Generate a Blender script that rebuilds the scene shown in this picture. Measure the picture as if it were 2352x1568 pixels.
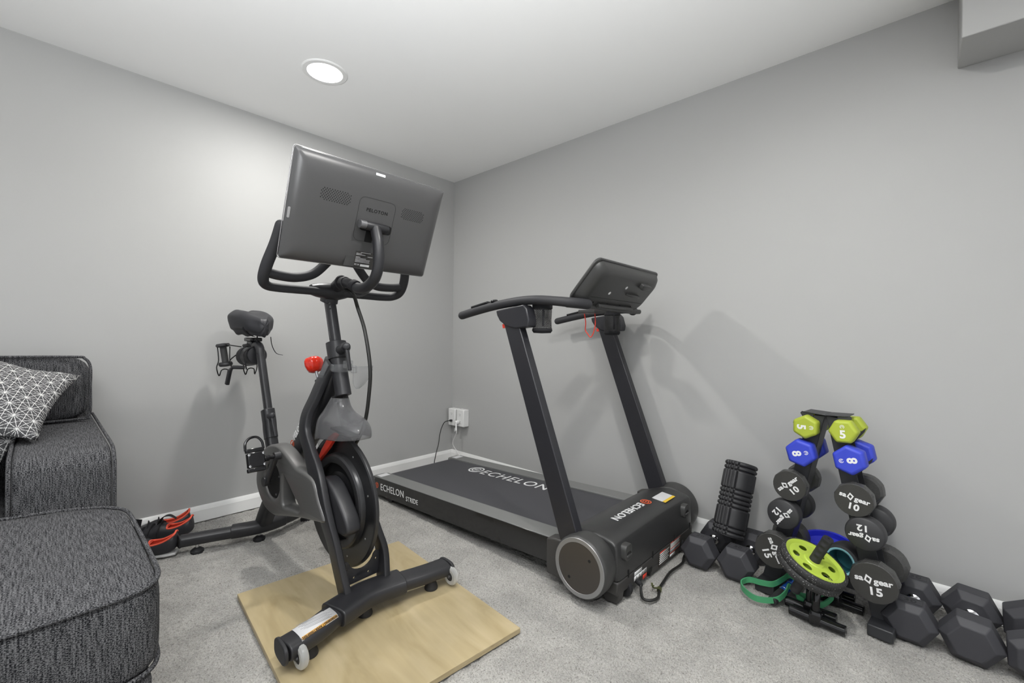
import bpy, bmesh, math, random
import numpy as np
from mathutils import Vector, Matrix

for o in list(bpy.data.objects):
    bpy.data.objects.remove(o, do_unlink=True)
SC = bpy.context.scene
COL = SC.collection
PI = math.pi
V = Vector

# ------------------------------------------------------------------ camera
H = 1.03
yaw, pit, rol = 2.3205, -0.005, 0.0099
fw = V((math.cos(yaw)*math.cos(pit), math.sin(yaw)*math.cos(pit), math.sin(pit)))
r0 = V((math.sin(yaw), -math.cos(yaw), 0)); u0 = r0.cross(fw)
rr = r0*math.cos(rol) + u0*math.sin(rol); uu = u0*math.cos(rol) - r0*math.sin(rol)
cd = bpy.data.cameras.new('camera'); cam = bpy.data.objects.new('camera', cd); COL.objects.link(cam)
M = Matrix((rr, uu, -fw)).transposed().to_4x4(); M.translation = V((2.8554*H, -2.3458*H, H))
cam.matrix_world = M
cd.sensor_width = 36; cd.lens = 1012.0/2352*36; cd.clip_start = 0.05
SC.camera = cam

# ------------------------------------------------------------------ world, lamps, exposure
CZ = 2.363
w = bpy.data.worlds.new('world'); SC.world = w; w.use_nodes = True
w.node_tree.nodes['Background'].inputs[0].default_value = (0.95, 0.97, 1.0, 1)
w.node_tree.nodes['Background'].inputs[1].default_value = 0.44
def lamp(x, y, power, size=0.15):
    l = bpy.data.lights.new('downlight', 'AREA'); l.shape = 'DISK'; l.size = size; l.energy = power
    l.color = (1.0, 0.985, 0.955)
    o = bpy.data.objects.new('downlight', l); COL.objects.link(o); o.location = (x, y, CZ-0.012)
    return o
lamp(0.73, -1.44, 8.8, 0.11)
lamp(2.60, -1.40, 8.6, 0.11)
lamp(0.73, -3.30, 1.8)
lamp(2.60, -3.30, 1.8)
lamp(4.40, -3.00, 2.2)
# added fill light behind the camera, aimed up to brighten the ceiling
l = bpy.data.lights.new('ceiling_fill', 'AREA'); l.shape = 'DISK'; l.size = 0.5; l.energy = 38; l.spread = math.radians(100); l.color = (0.96, 0.98, 1.0)
o = bpy.data.objects.new('ceiling_fill', l); COL.objects.link(o); o.location = (3.45, -3.1, 0.95)
o.rotation_euler = (V((-0.43, 0.28, 1.0))).to_track_quat('-Z', 'Y').to_euler()
SC.view_settings.view_transform = 'Standard'; SC.view_settings.look = 'None'
SC.view_settings.gamma = 1.0; SC.view_settings.use_curve_mapping = False
SC.view_settings.exposure = 1.08

# ------------------------------------------------------------------ materials
def lin(r, g, b):
    f = lambda c: (c/255/12.92 if c <= 10.3 else ((c/255+0.055)/1.055)**2.4)
    return (f(r), f(g), f(b), 1)
def pmat(name, col, rough=0.5, metal=0.0, bump=0.0, bscale=400, mott=0.0, mscale=8, spec=0.5, coat=0.0, sheen=0.0):
    m = bpy.data.materials.new(name); m.use_nodes = True; nt = m.node_tree; N = nt.nodes; L = nt.links
    b = N['Principled BSDF']; b.inputs['Base Color'].default_value = col
    b.inputs['Roughness'].default_value = rough; b.inputs['Metallic'].default_value = metal
    b.inputs['Specular IOR Level'].default_value = spec
    b.inputs['Coat Weight'].default_value = coat; b.inputs['Sheen Weight'].default_value = sheen
    tc = N.new('ShaderNodeTexCoord')
    if bump:
        n = N.new('ShaderNodeTexNoise'); n.inputs['Scale'].default_value = bscale; n.inputs['Detail'].default_value = 3
        L.new(tc.outputs['Object'], n.inputs['Vector'])
        bp = N.new('ShaderNodeBump'); bp.inputs['Strength'].default_value = bump; bp.inputs['Distance'].default_value = 0.002
        L.new(n.outputs['Fac'], bp.inputs['Height']); L.new(bp.outputs['Normal'], b.inputs['Normal'])
    if mott:
        n = N.new('ShaderNodeTexNoise'); n.inputs['Scale'].default_value = mscale; n.inputs['Detail'].default_value = 4
        L.new(tc.outputs['Object'], n.inputs['Vector'])
        mx = N.new('ShaderNodeMix'); mx.data_type = 'RGBA'
        mx.inputs['A'].default_value = tuple(c*(1-mott) for c in col[:3])+(1,)
        mx.inputs['B'].default_value = tuple(min(1, c*(1+mott)) for c in col[:3])+(1,)
        L.new(n.outputs['Fac'], mx.inputs['Factor']); L.new(mx.outputs['Result'], b.inputs['Base Color'])
    return m
def emat(name, col, s):
    m = bpy.data.materials.new(name); m.use_nodes = True; nt = m.node_tree
    b = nt.nodes['Principled BSDF']; b.inputs['Base Color'].default_value = (0.9, 0.9, 0.9, 1)
    b.inputs['Emission Color'].default_value = col; b.inputs['Emission Strength'].default_value = s
    return m
MT = {}
MT['wall'] = pmat('grey_wall_paint', (0.425, 0.425, 0.418, 1), 0.55, bump=0.05, bscale=250, mott=0.012, mscale=1.5, spec=0.3)
MT['ceiling'] = pmat('ceiling_paint', (0.90, 0.90, 0.89, 1), 0.8, bump=0.04, bscale=200, spec=0.2)
MT['trim'] = pmat('white_trim_paint', (0.80, 0.80, 0.79, 1), 0.35)
MT['white'] = pmat('white_plastic', (0.78, 0.78, 0.77, 1), 0.35)
MT['lamp_glass'] = emat('lamp_diffuser', (1, 0.99, 0.97, 1), 6.0)
MT['frame'] = pmat('satin_black_metal', (0.021, 0.021, 0.0235, 1), 0.38, bump=0.06, bscale=900, mott=0.12, mscale=30)
MT['rubber'] = pmat('black_rubber', (0.018, 0.018, 0.02, 1), 0.6, bump=0.1, bscale=700)
MT['foam'] = pmat('matte_foam_grip', (0.024, 0.024, 0.027, 1), 0.62, bump=0.12, bscale=900)
MT['gloss'] = pmat('gloss_black_plastic', (0.012, 0.012, 0.013, 1), 0.12)
MT['black'] = pmat('deep_black', (0.004, 0.004, 0.004, 1), 0.8)
MT['guard'] = pmat('grey_guard_plastic', (0.13, 0.128, 0.125, 1), 0.34, metal=0.35, bump=0.03, bscale=1200)
MT['flywheel'] = pmat('painted_flywheel', (0.012, 0.012, 0.013, 1), 0.3, bump=0.02, bscale=600)
MT['flyring'] = pmat('machined_dark_ring', (0.05, 0.05, 0.052, 1), 0.32, metal=0.5)
MT['screenback'] = pmat('screen_back_plastic', (0.080, 0.079, 0.080, 1), 0.33, bump=0.03, bscale=1500)
MT['screenlabel'] = pmat('grey_print_label', (0.06, 0.06, 0.06, 1), 0.5)
MT['silver'] = pmat('silver_edge', (0.55, 0.55, 0.56, 1), 0.25, metal=0.9)
MT['chrome'] = pmat('chrome', (0.75, 0.75, 0.76, 1), 0.12, metal=1.0)
MT['satin'] = pmat('satin_grey_metal', (0.30, 0.30, 0.31, 1), 0.35, metal=0.8)
MT['red'] = pmat('glossy_red_plastic', (0.62, 0.028, 0.012, 1), 0.15)
MT['redmat'] = pmat('red_plastic', (0.75, 0.05, 0.025, 1), 0.4)
MT['orange'] = pmat('orange_print', (0.75, 0.13, 0.05, 1), 0.5)
MT['whiteink'] = pmat('white_print', (0.75, 0.75, 0.75, 1), 0.5)
MT['greyink'] = pmat('grey_print', (0.3, 0.3, 0.3, 1), 0.5)
MT['darkink'] = pmat('dark_print', (0.05, 0.04, 0.03, 1), 0.5)
MT['yellow'] = pmat('yellow_label', (0.75, 0.50, 0.03, 1), 0.5)
MT['amber'] = pmat('amber_label', (0.62, 0.33, 0.06, 1), 0.5)
MT['labelw'] = pmat('label_paper', (0.60, 0.60, 0.61, 1), 0.5)
MT['rail'] = pmat('grey_side_rail_plastic', (0.17, 0.172, 0.168, 1), 0.4, bump=0.08, bscale=900)
MT['deckside'] = pmat('gloss_side_panel', (0.02, 0.02, 0.02, 1), 0.13)
MT['belt'] = pmat('running_belt', (0.048, 0.048, 0.055, 1), 0.42, bump=0.25, bscale=1800)
MT['hood'] = pmat('charcoal_hood_plastic', (0.03, 0.03, 0.03, 1), 0.38, bump=0.06, bscale=1500)
MT['hoodlow'] = pmat('charcoal_lower_plastic', (0.042, 0.04, 0.038, 1), 0.5, bump=0.06, bscale=1500)
MT['upright'] = pmat('treadmill_paint', (0.022, 0.022, 0.026, 1), 0.35, mott=0.05)
MT['console'] = pmat('console_plastic', (0.042, 0.042, 0.041, 1), 0.4, bump=0.12, bscale=1500)
MT['ring'] = pmat('silver_grey_ring', (0.30, 0.30, 0.30, 1), 0.4, metal=0.6)
MT['drumface'] = pmat('drum_face', (0.07, 0.062, 0.055, 1), 0.35, metal=0.4)
MT['lime'] = pmat('lime_neoprene', (0.375, 0.445, 0.040, 1), 0.55, bump=0.05, bscale=900)
MT['limeplastic'] = pmat('lime_plastic', (0.41, 0.54, 0.065, 1), 0.38)
MT['blue'] = pmat('blue_neoprene', (0.035, 0.058, 0.52, 1), 0.5, bump=0.05, bscale=900)
MT['blueplastic'] = pmat('blue_plastic', (0.02, 0.03, 0.62, 1), 0.3)
MT['bluefoil'] = pmat('metallic_blue', (0.03, 0.14, 0.65, 1), 0.2, metal=0.6)
MT['cyan'] = pmat('pale_cyan_plastic', (0.30, 0.62, 0.68, 1), 0.4)
MT['teal'] = pmat('dark_teal_inner', (0.03, 0.17, 0.20, 1), 0.45)
MT['green'] = pmat('green_latex', (0.06, 0.29, 0.13, 1), 0.5)
MT['hexrubber'] = pmat('hex_rubber', (0.040, 0.040, 0.046, 1), 0.55, bump=0.12, bscale=700)
MT['urethane'] = pmat('black_urethane', (0.030, 0.030, 0.032, 1), 0.5, bump=0.05, bscale=800)
MT['gritty'] = pmat('gritty_black_vinyl', (0.035, 0.034, 0.031, 1), 0.5, bump=0.5, bscale=900)
MT['wornedge'] = pmat('shiny_worn_edge', (0.055, 0.055, 0.053, 1), 0.27, bump=0.8, bscale=350)
MT['rackmetal'] = pmat('rack_powder_coat', (0.028, 0.029, 0.032, 1), 0.45)
MT['eva'] = pmat('roller_foam', (0.022, 0.022, 0.024, 1), 0.5)
MT['redlining'] = pmat('coral_shoe_lining', (0.75, 0.10, 0.055, 1), 0.65)
MT['shoe'] = pmat('black_shoe_upper', (0.022, 0.022, 0.026, 1), 0.5, bump=0.05, bscale=600)
MT['strap'] = pmat('black_strap', (0.008, 0.008, 0.01, 1), 0.85)
MT['sole'] = pmat('grey_white_sole', (0.5, 0.5, 0.5, 1), 0.5)
MT['cable'] = pmat('black_cable', (0.012, 0.012, 0.011, 1), 0.5)
MT['olive'] = pmat('olive_twist_tie', (0.06, 0.065, 0.02, 1), 0.5)
MT['screenglass'] = pmat('screen_glass', (0.004, 0.004, 0.005, 1), 0.08)

def clear_mat(name, mixf, rough, tint=(0.9, 0.92, 0.95, 1)):
    m = bpy.data.materials.new(name); m.use_nodes = True; nt = m.node_tree; N = nt.nodes; L = nt.links
    b = N['Principled BSDF']; b.inputs['Base Color'].default_value = tint; b.inputs['Roughness'].default_value = rough
    t = N.new('ShaderNodeBsdfTransparent'); mx = N.new('ShaderNodeMixShader')
    lw = N.new('ShaderNodeLayerWeight'); lw.inputs['Blend'].default_value = 0.35
    ma = N.new('ShaderNodeMath'); ma.operation = 'MULTIPLY_ADD'; ma.use_clamp = True
    ma.inputs[1].default_value = 0.55; ma.inputs[2].default_value = mixf
    L.new(lw.outputs['Facing'], ma.inputs[0]); L.new(ma.outputs[0], mx.inputs[0])
    L.new(t.outputs[0], mx.inputs[1]); L.new(b.outputs[0], mx.inputs[2]); L.new(mx.outputs[0], N['Material Output'].inputs[0])
    return m
MT['frosted'] = clear_mat('frosted_clear_plastic', 0.36, 0.16, (0.15, 0.15, 0.155, 1))
MT['clear'] = clear_mat('clear_plastic', 0.08, 0.1, (0.28, 0.29, 0.30, 1))
MT['clearwheel'] = clear_mat('clear_urethane_wheel', 0.45, 0.15, (0.60, 0.60, 0.58, 1))

def net_mat():
    m = bpy.data.materials.new('black_mesh_net'); m.use_nodes = True; nt = m.node_tree; N = nt.nodes; L = nt.links
    b = N['Principled BSDF']; b.inputs['Base Color'].default_value = (0.02, 0.02, 0.02, 1); b.inputs['Roughness'].default_value = 0.5
    t = N.new('ShaderNodeBsdfTransparent'); mx = N.new('ShaderNodeMixShader')
    tc = N.new('ShaderNodeTexCoord'); mp = N.new('ShaderNodeMapping'); mp.inputs['Scale'].default_value = (50, 26, 1)
    mp.inputs['Rotation'].default_value = (0, 0, 0.785)
    L.new(tc.outputs['UV'], mp.inputs['Vector'])
    vo = N.new('ShaderNodeTexVoronoi'); vo.inputs['Randomness'].default_value = 0.0; vo.inputs['Scale'].default_value = 1.0
    L.new(mp.outputs[0], vo.inputs['Vector'])
    gt = N.new('ShaderNodeMath'); gt.operation = 'GREATER_THAN'; gt.inputs[1].default_value = 0.36
    L.new(vo.outputs['Distance'], gt.inputs[0]); L.new(gt.outputs[0], mx.inputs[0])
    L.new(t.outputs[0], mx.inputs[1]); L.new(b.outputs[0], mx.inputs[2]); L.new(mx.outputs[0], N['Material Output'].inputs[0])
    return m
MT['net'] = net_mat()

def carpet_mat():
    m = bpy.data.materials.new('grey_cut_pile_carpet'); m.use_nodes = True; nt = m.node_tree; N = nt.nodes; L = nt.links
    b = N['Principled BSDF']; b.inputs['Roughness'].default_value = 0.95; b.inputs['Specular IOR Level'].default_value = 0.1
    b.inputs['Sheen Weight'].default_value = 0.3
    tc = N.new('ShaderNodeTexCoord')
    n1 = N.new('ShaderNodeTexNoise'); n1.inputs['Scale'].default_value = 185; n1.inputs['Detail'].default_value = 4; n1.inputs['Roughness'].default_value = 0.7
    n2 = N.new('ShaderNodeTexNoise'); n2.inputs['Scale'].default_value = 7; n2.inputs['Detail'].default_value = 3
    for n in (n1, n2): L.new(tc.outputs['Object'], n.inputs['Vector'])
    r1 = N.new('ShaderNodeValToRGB'); e = r1.color_ramp.elements
    e[0].position = 0.30; e[0].color = (0.11, 0.102, 0.090, 1); e[1].position = 0.62; e[1].color = (0.43, 0.418, 0.392, 1)
    el = e.new(0.44); el.color = (0.315, 0.305, 0.283, 1)
    L.new(n1.outputs['Fac'], r1.inputs[0])
    r2 = N.new('ShaderNodeMapRange'); r2.inputs[1].default_value = 0.35; r2.inputs[2].default_value = 0.65
    r2.inputs[3].default_value = 0.86; r2.inputs[4].default_value = 1.08
    L.new(n2.outputs['Fac'], r2.inputs[0])
    mx = N.new('ShaderNodeVectorMath'); mx.operation = 'SCALE'
    L.new(r1.outputs[0], mx.inputs[0]); L.new(r2.outputs[0], mx.inputs['Scale']); L.new(mx.outputs[0], b.inputs['Base Color'])
    bp = N.new('ShaderNodeBump'); bp.inputs['Strength'].default_value = 0.9; bp.inputs['Distance'].default_value = 0.004
    n3 = N.new('ShaderNodeTexNoise'); n3.inputs['Scale'].default_value = 260; n3.inputs['Detail'].default_value = 2
    L.new(tc.outputs['Object'], n3.inputs['Vector'])
    L.new(n3.outputs['Fac'], bp.inputs['Height']); L.new(bp.outputs['Normal'], b.inputs['Normal'])
    return m
MT['carpet'] = carpet_mat()

def wood_mat():
    m = bpy.data.materials.new('birch_plywood'); m.use_nodes = True; nt = m.node_tree; N = nt.nodes; L = nt.links
    b = N['Principled BSDF']; b.inputs['Roughness'].default_value = 0.42
    tc = N.new('ShaderNodeTexCoord'); mp = N.new('ShaderNodeMapping'); mp.inputs['Scale'].default_value = (1.6, 5.0, 60)
    L.new(tc.outputs['Object'], mp.inputs['Vector'])
    n1 = N.new('ShaderNodeTexNoise'); n1.inputs['Scale'].default_value = 1.6; n1.inputs['Detail'].default_value = 3; n1.inputs['Distortion'].default_value = 1.2
    L.new(mp.outputs[0], n1.inputs['Vector'])
    mp2 = N.new('ShaderNodeMapping'); mp2.inputs['Scale'].default_value = (3, 60, 220)
    L.new(tc.outputs['Object'], mp2.inputs['Vector'])
    n2 = N.new('ShaderNodeTexNoise'); n2.inputs['Scale'].default_value = 1.0; n2.inputs['Detail'].default_value = 3
    L.new(mp2.outputs[0], n2.inputs['Vector'])
    r = N.new('ShaderNodeValToRGB'); e = r.color_ramp.elements
    e[0].position = 0.25; e[0].color = (0.32, 0.250, 0.130, 1); e[1].position = 0.70; e[1].color = (0.47, 0.385, 0.235, 1)
    el = e.new(0.45); el.color = (0.41, 0.33, 0.188, 1)
    L.new(n1.outputs['Fac'], r.inputs[0])
    mr = N.new('ShaderNodeMapRange'); mr.inputs[3].default_value = 0.90; mr.inputs[4].default_value = 1.08
    L.new(n2.outputs['Fac'], mr.inputs[0])
    mx = N.new('ShaderNodeVectorMath'); mx.operation = 'SCALE'
    L.new(r.outputs[0], mx.inputs[0]); L.new(mr.outputs[0], mx.inputs['Scale']); L.new(mx.outputs[0], b.inputs['Base Color'])
    return m
MT['wood'] = wood_mat()

def fabric_mat():
    m = bpy.data.materials.new('heather_charcoal_weave'); m.use_nodes = True; nt = m.node_tree; N = nt.nodes; L = nt.links
    b = N['Principled BSDF']; b.inputs['Roughness'].default_value = 0.95; b.inputs['Specular IOR Level'].default_value = 0.1
    b.inputs['Sheen Weight'].default_value = 0.0
    tc = N.new('ShaderNodeTexCoord')
    def vn(scale, s):
        mp = N.new('ShaderNodeMapping'); mp.inputs['Scale'].default_value = scale; L.new(tc.outputs['UV'], mp.inputs['Vector'])
        n = N.new('ShaderNodeTexNoise'); n.inputs['Scale'].default_value = s; n.inputs['Detail'].default_value = 2; L.new(mp.outputs[0], n.inputs['Vector']); return n
    a = vn((300, 560, 1), 1.0); c = vn((330, 22, 1), 1.0)
    ad = N.new('ShaderNodeMath'); ad.operation = 'MULTIPLY_ADD'; ad.inputs[1].default_value = 0.44
    L.new(c.outputs['Fac'], ad.inputs[0]); L.new(a.outputs['Fac'], ad.inputs[2])
    r = N.new('ShaderNodeValToRGB'); e = r.color_ramp.elements
    e[0].position = 0.50; e[0].color = (0.006, 0.006, 0.007, 1); e[1].position = 0.82; e[1].color = (0.14, 0.14, 0.145, 1)
    el = e.new(0.64); el.color = (0.016, 0.016, 0.0185, 1)
    L.new(ad.outputs[0], r.inputs[0]); L.new(r.outputs[0], b.inputs['Base Color'])
    bp = N.new('ShaderNodeBump'); bp.inputs['Strength'].default_value = 0.7; bp.inputs['Distance'].default_value = 0.0015
    L.new(ad.outputs[0], bp.inputs['Height']); L.new(bp.outputs['Normal'], b.inputs['Normal'])
    return m
MT['fabric'] = fabric_mat()

def pillow_mat():
    m = bpy.data.materials.new('starburst_line_fabric'); m.use_nodes = True; nt = m.node_tree; N = nt.nodes; L = nt.links
    b = N['Principled BSDF']; b.inputs['Roughness'].default_value = 0.95; b.inputs['Specular IOR Level'].default_value = 0.1
    tc = N.new('ShaderNodeTexCoord')
    nz = N.new('ShaderNodeTexNoise'); nz.inputs['Scale'].default_value = 14; L.new(tc.outputs['UV'], nz.inputs['Vector'])
    sb = N.new('ShaderNodeVectorMath'); sb.operation = 'MULTIPLY_ADD'; sb.inputs[1].default_value = (0.008,)*3
    L.new(nz.outputs['Color'], sb.inputs[0]); L.new(tc.outputs['UV'], sb.inputs[2])
    a = 0.053; prev = None
    for k in range(6):
        th = k*PI/6; sp = a*(math.sqrt(3)/2 if k % 2 == 0 else 0.5)
        dt = N.new('ShaderNodeVectorMath'); dt.operation = 'DOT_PRODUCT'; dt.inputs[1].default_value = (-math.sin(th)/sp, math.cos(th)/sp, 0)
        L.new(sb.outputs[0], dt.inputs[0])
        ad = N.new('ShaderNodeMath'); ad.operation = 'ADD'; ad.inputs[1].default_value = 100.5; L.new(dt.outputs['Value'], ad.inputs[0])
        fr = N.new('ShaderNodeMath'); fr.operation = 'FRACT'; L.new(ad.outputs[0], fr.inputs[0])
        su = N.new('ShaderNodeMath'); su.operation = 'SUBTRACT'; su.inputs[1].default_value = 0.5; L.new(fr.outputs[0], su.inputs[0])
        ab = N.new('ShaderNodeMath'); ab.operation = 'ABSOLUTE'; L.new(su.outputs[0], ab.inputs[0])
        lt = N.new('ShaderNodeMath'); lt.operation = 'LESS_THAN'; lt.inputs[1].default_value = 0.0009/sp; L.new(ab.outputs[0], lt.inputs[0])
        d2 = N.new('ShaderNodeVectorMath'); d2.operation = 'DOT_PRODUCT'; d2.inputs[1].default_value = (math.cos(th)*95, math.sin(th)*95, 0)
        L.new(sb.outputs[0], d2.inputs[0])
        a2 = N.new('ShaderNodeMath'); a2.operation = 'ADD'; a2.inputs[1].default_value = 1000; L.new(d2.outputs['Value'], a2.inputs[0])
        f2 = N.new('ShaderNodeMath'); f2.operation = 'FRACT'; L.new(a2.outputs[0], f2.inputs[0])
        l2 = N.new('ShaderNodeMath'); l2.operation = 'LESS_THAN'; l2.inputs[1].default_value = 0.86; L.new(f2.outputs[0], l2.inputs[0])
        mu = N.new('ShaderNodeMath'); mu.operation = 'MULTIPLY'; L.new(lt.outputs[0], mu.inputs[0]); L.new(l2.outputs[0], mu.inputs[1])
        if prev is None: prev = mu
        else:
            mm = N.new('ShaderNodeMath'); mm.operation = 'MAXIMUM'; L.new(prev.outputs[0], mm.inputs[0]); L.new(mu.outputs[0], mm.inputs[1]); prev = mm
    n = N.new('ShaderNodeTexNoise'); n.inputs['Scale'].default_value = 420; L.new(tc.outputs['UV'], n.inputs['Vector'])
    r = N.new('ShaderNodeValToRGB'); e = r.color_ramp.elements
    e[0].position = 0.35; e[0].color = (0.03, 0.03, 0.032, 1); e[1].position = 0.7; e[1].color = (0.14, 0.14, 0.145, 1)
    L.new(n.outputs['Fac'], r.inputs[0])
    mx = N.new('ShaderNodeMix'); mx.data_type = 'RGBA'; mx.inputs['B'].default_value = (0.62, 0.62, 0.61, 1)
    L.new(prev.outputs[0], mx.inputs['Factor']); L.new(r.outputs[0], mx.inputs['A']); L.new(mx.outputs['Result'], b.inputs['Base Color'])
    return m
MT['pillow'] = pillow_mat()

def tyre_mat():
    m = bpy.data.materials.new('speckled_tyre_rubber'); m.use_nodes = True; nt = m.node_tree; N = nt.nodes; L = nt.links
    b = N['Principled BSDF']; b.inputs['Roughness'].default_value = 0.6
    tc = N.new('ShaderNodeTexCoord'); vo = N.new('ShaderNodeTexVoronoi'); vo.inputs['Scale'].default_value = 150
    L.new(tc.outputs['Object'], vo.inputs['Vector'])
    r = N.new('ShaderNodeValToRGB'); e = r.color_ramp.elements
    e[0].position = 0.10; e[0].color = (0.5, 0.5, 0.48, 1); e[1].position = 0.22; e[1].color = (0.022, 0.022, 0.022, 1)
    L.new(vo.outputs['Distance'], r.inputs[0]); L.new(r.outputs[0], b.inputs['Base Color'])
    bp = N.new('ShaderNodeBump'); bp.inputs['Strength'].default_value = 0.5; bp.inputs['Distance'].default_value = 0.002
    L.new(vo.outputs['Distance'], bp.inputs['Height']); L.new(bp.outputs['Normal'], b.inputs['Normal'])
    return m
MT['tyre'] = tyre_mat()

# ------------------------------------------------------------------ mesh helpers
WM = {}   # world matrix of each parent, for parts given in world coordinates
class MB:
    def __init__(s): s.v = []; s.f = []; s.uv = None
    def add(s, vs, fs):
        n = len(s.v); s.v += [tuple(v) for v in vs]; s.f += [tuple(i+n for i in f) for f in fs]; return s
    def box(s, c, size, R=None):
        c = V(c); hx, hy, hz = [d/2 for d in size]
        vs = [V((x*hx, y*hy, z*hz)) for z in (-1, 1) for y in (-1, 1) for x in (-1, 1)]
        if R is not None: vs = [R @ v for v in vs]
        return s.add([v+c for v in vs], [(0, 2, 3, 1), (4, 5, 7, 6), (0, 1, 5, 4), (2, 6, 7, 3), (0, 4, 6, 2), (1, 3, 7, 5)])
    def loft(s, rings, cap0=True, cap1=True, closed=True):
        n = len(rings[0]); vs = [p for r in rings for p in r]; fs = []
        for i in range(len(rings)-1):
            for j in range(n if closed else n-1):
                k = (j+1) % n; fs.append((i*n+j, i*n+k, (i+1)*n+k, (i+1)*n+j))
        if cap0 and closed: fs.append(tuple(range(n))[::-1])
        if cap1 and closed: fs.append(tuple((len(rings)-1)*n+j for j in range(n)))
        return s.add(vs, fs)
    def prism(s, poly, P, w0, w1):
        return s.loft([[P(u, v, w0) for u, v in poly], [P(u, v, w1) for u, v in poly]])
    def sweep(s, pts, sec, up=(0, 0, 1), cap=True, ease=False):
        pts = [V(p) for p in pts]; rings = []; N = len(pts); up = V(up)
        for i, p in enumerate(pts):
            t = (pts[min(i+1, N-1)]-pts[max(i-1, 0)]).normalized()
            sd = t.cross(up)
            if sd.length < 1e-4: sd = t.cross(V((1, 0, 0)))
            sd.normalize(); u2 = sd.cross(t).normalized()
            q = sec(i/(N-1)) if callable(sec) else sec
            rings.append([p+sd*a+u2*b for a, b in q])
        return s.loft(rings, cap, cap)
    def tube(s, pts, r, seg=12, cap=True, round_ends=False):
        pts = [V(p) for p in pts]; N = len(pts)
        rad = [r(i/(N-1)) if callable(r) else r for i in range(N)]
        if round_ends:
            t0 = (pts[0]-pts[1]).normalized(); t1 = (pts[-1]-pts[-2]).normalized(); a = rad[0]; b = rad[-1]
            pre = [(pts[0]+t0*a*math.sin(k), a*math.cos(k)) for k in (1.45, 1.1, 0.7, 0.35)]
            post = [(pts[-1]+t1*b*math.sin(k), b*math.cos(k)) for k in (0.35, 0.7, 1.1, 1.45)]
            pts = [p for p, _ in pre]+pts+[p for p, _ in post]; rad = [q for _, q in pre]+rad+[q for _, q in post]; N = len(pts)
        t = (pts[1]-pts[0]).normalized(); nrm = t.orthogonal().normalized(); rings = []
        for i in range(N):
            t2 = (pts[min(i+1, N-1)]-pts[max(i-1, 0)]).normalized()
            q = t.rotation_difference(t2); nrm = (q @ nrm).normalized(); t = t2; bn = t.cross(nrm)
            rings.append([pts[i]+(nrm*math.cos(2*PI*k/seg)+bn*math.sin(2*PI*k/seg))*rad[i] for k in range(seg)])
        return s.loft(rings, cap, cap)
    def cyl(s, a, b, r, seg=24, r2=None):
        r2 = r if r2 is None else r2
        return s.tube([a, b], lambda t: r+(r2-r)*t, seg)
    def lathe(s, prof, c, ax, seg=32, caps=True):
        """prof: (radius, along) pairs, turned about axis ax through c"""
        c = V(c); ax = V(ax).normalized(); n = ax.orthogonal().normalized(); b = ax.cross(n)
        rings = [[c+ax*h+(n*math.cos(2*PI*k/seg)+b*math.sin(2*PI*k/seg))*r for k in range(seg)] for r, h in prof]
        return s.loft(rings, caps, caps)
    def torus(s, c, ax, R, r, seg=40, sub=10, sy=1.0):
        c = V(c); ax = V(ax).normalized(); n = ax.orthogonal().normalized(); b = ax.cross(n); vs = []; fs = []
        for i in range(seg):
            a = 2*PI*i/seg; d = n*math.cos(a)+b*math.sin(a)
            for j in range(sub):
                q = 2*PI*j/sub; vs.append(c+d*(R+r*math.cos(q))+ax*(r*sy*math.sin(q)))
        for i in range(seg):
            for j in range(sub):
                i2 = (i+1) % seg; j2 = (j+1) % sub; fs.append((i*sub+j, i2*sub+j, i2*sub+j2, i*sub+j2))
        return s.add(vs, fs)
    def build(s, name, mat, parent=None, world=False, bevel=0, bseg=2, smooth=35, sub=0, uv=None, solid=0):
        me = bpy.data.meshes.new(name); me.from_pydata([tuple(v) for v in s.v], [], s.f)
        bm = bmesh.new(); bm.from_mesh(me)
        if world and parent is not None: bmesh.ops.transform(bm, matrix=WM[parent.name].inverted(), verts=bm.verts)
        bmesh.ops.recalc_face_normals(bm, faces=bm.faces)
        a = math.radians(smooth)
        for f in bm.faces: f.smooth = True
        for e in bm.edges: e.smooth = not (len(e.link_faces) == 2 and e.calc_face_angle(0) > a)
        bm.to_mesh(me); bm.free()
        o = bpy.data.objects.new(name, me); COL.objects.link(o)
        if mat is not None: me.materials.append(MT[mat] if isinstance(mat, str) else mat)
        if parent is not None: o.parent = parent
        if solid:
            m = o.modifiers.new('solid', 'SOLIDIFY'); m.thickness = solid; m.offset = 0
        if bevel:
            m = o.modifiers.new('bevel', 'BEVEL'); m.width = bevel; m.segments = bseg; m.limit_method = 'ANGLE'; m.angle_limit = math.radians(32)
            m.harden_normals = False
        if sub:
            m = o.modifiers.new('sub', 'SUBSURF'); m.levels = sub; m.render_levels = sub
        if uv: boxuv(me, uv)
        return o
def boxuv(me, mode):
    """metric UVs; mode 'box' picks the plane by the face normal, otherwise a function of the position"""
    lay = me.uv_layers.new(name='uv')
    for p in me.polygons:
        n = p.normal
        for li in p.loop_indices:
            c = me.vertices[me.loops[li].vertex_index].co
            if callable(mode): lay.data[li].uv = mode(c)
            elif abs(n.z) > 0.6: lay.data[li].uv = (c.y, c.x)
            elif abs(n.x) > abs(n.y): lay.data[li].uv = (c.y, c.z)
            else: lay.data[li].uv = (c.x, c.z)
def cat(pts, n=6, closed=False):
    pts = [V(p) for p in pts]; out = []; N = len(pts)
    for i in range(N if closed else N-1):
        if closed: a, b, c, d = [pts[(i+k) % N] for k in (-1, 0, 1, 2)]
        else: a, b, c, d = pts[max(i-1, 0)], pts[i], pts[i+1], pts[min(i+2, N-1)]
        for k in range(n):
            t = k/n
            out.append(0.5*((2*b)+(c-a)*t+(2*a-5*b+4*c-d)*t*t+(3*b-a-3*c+d)*t**3))
    if not closed: out.append(pts[-1])
    return out
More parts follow.
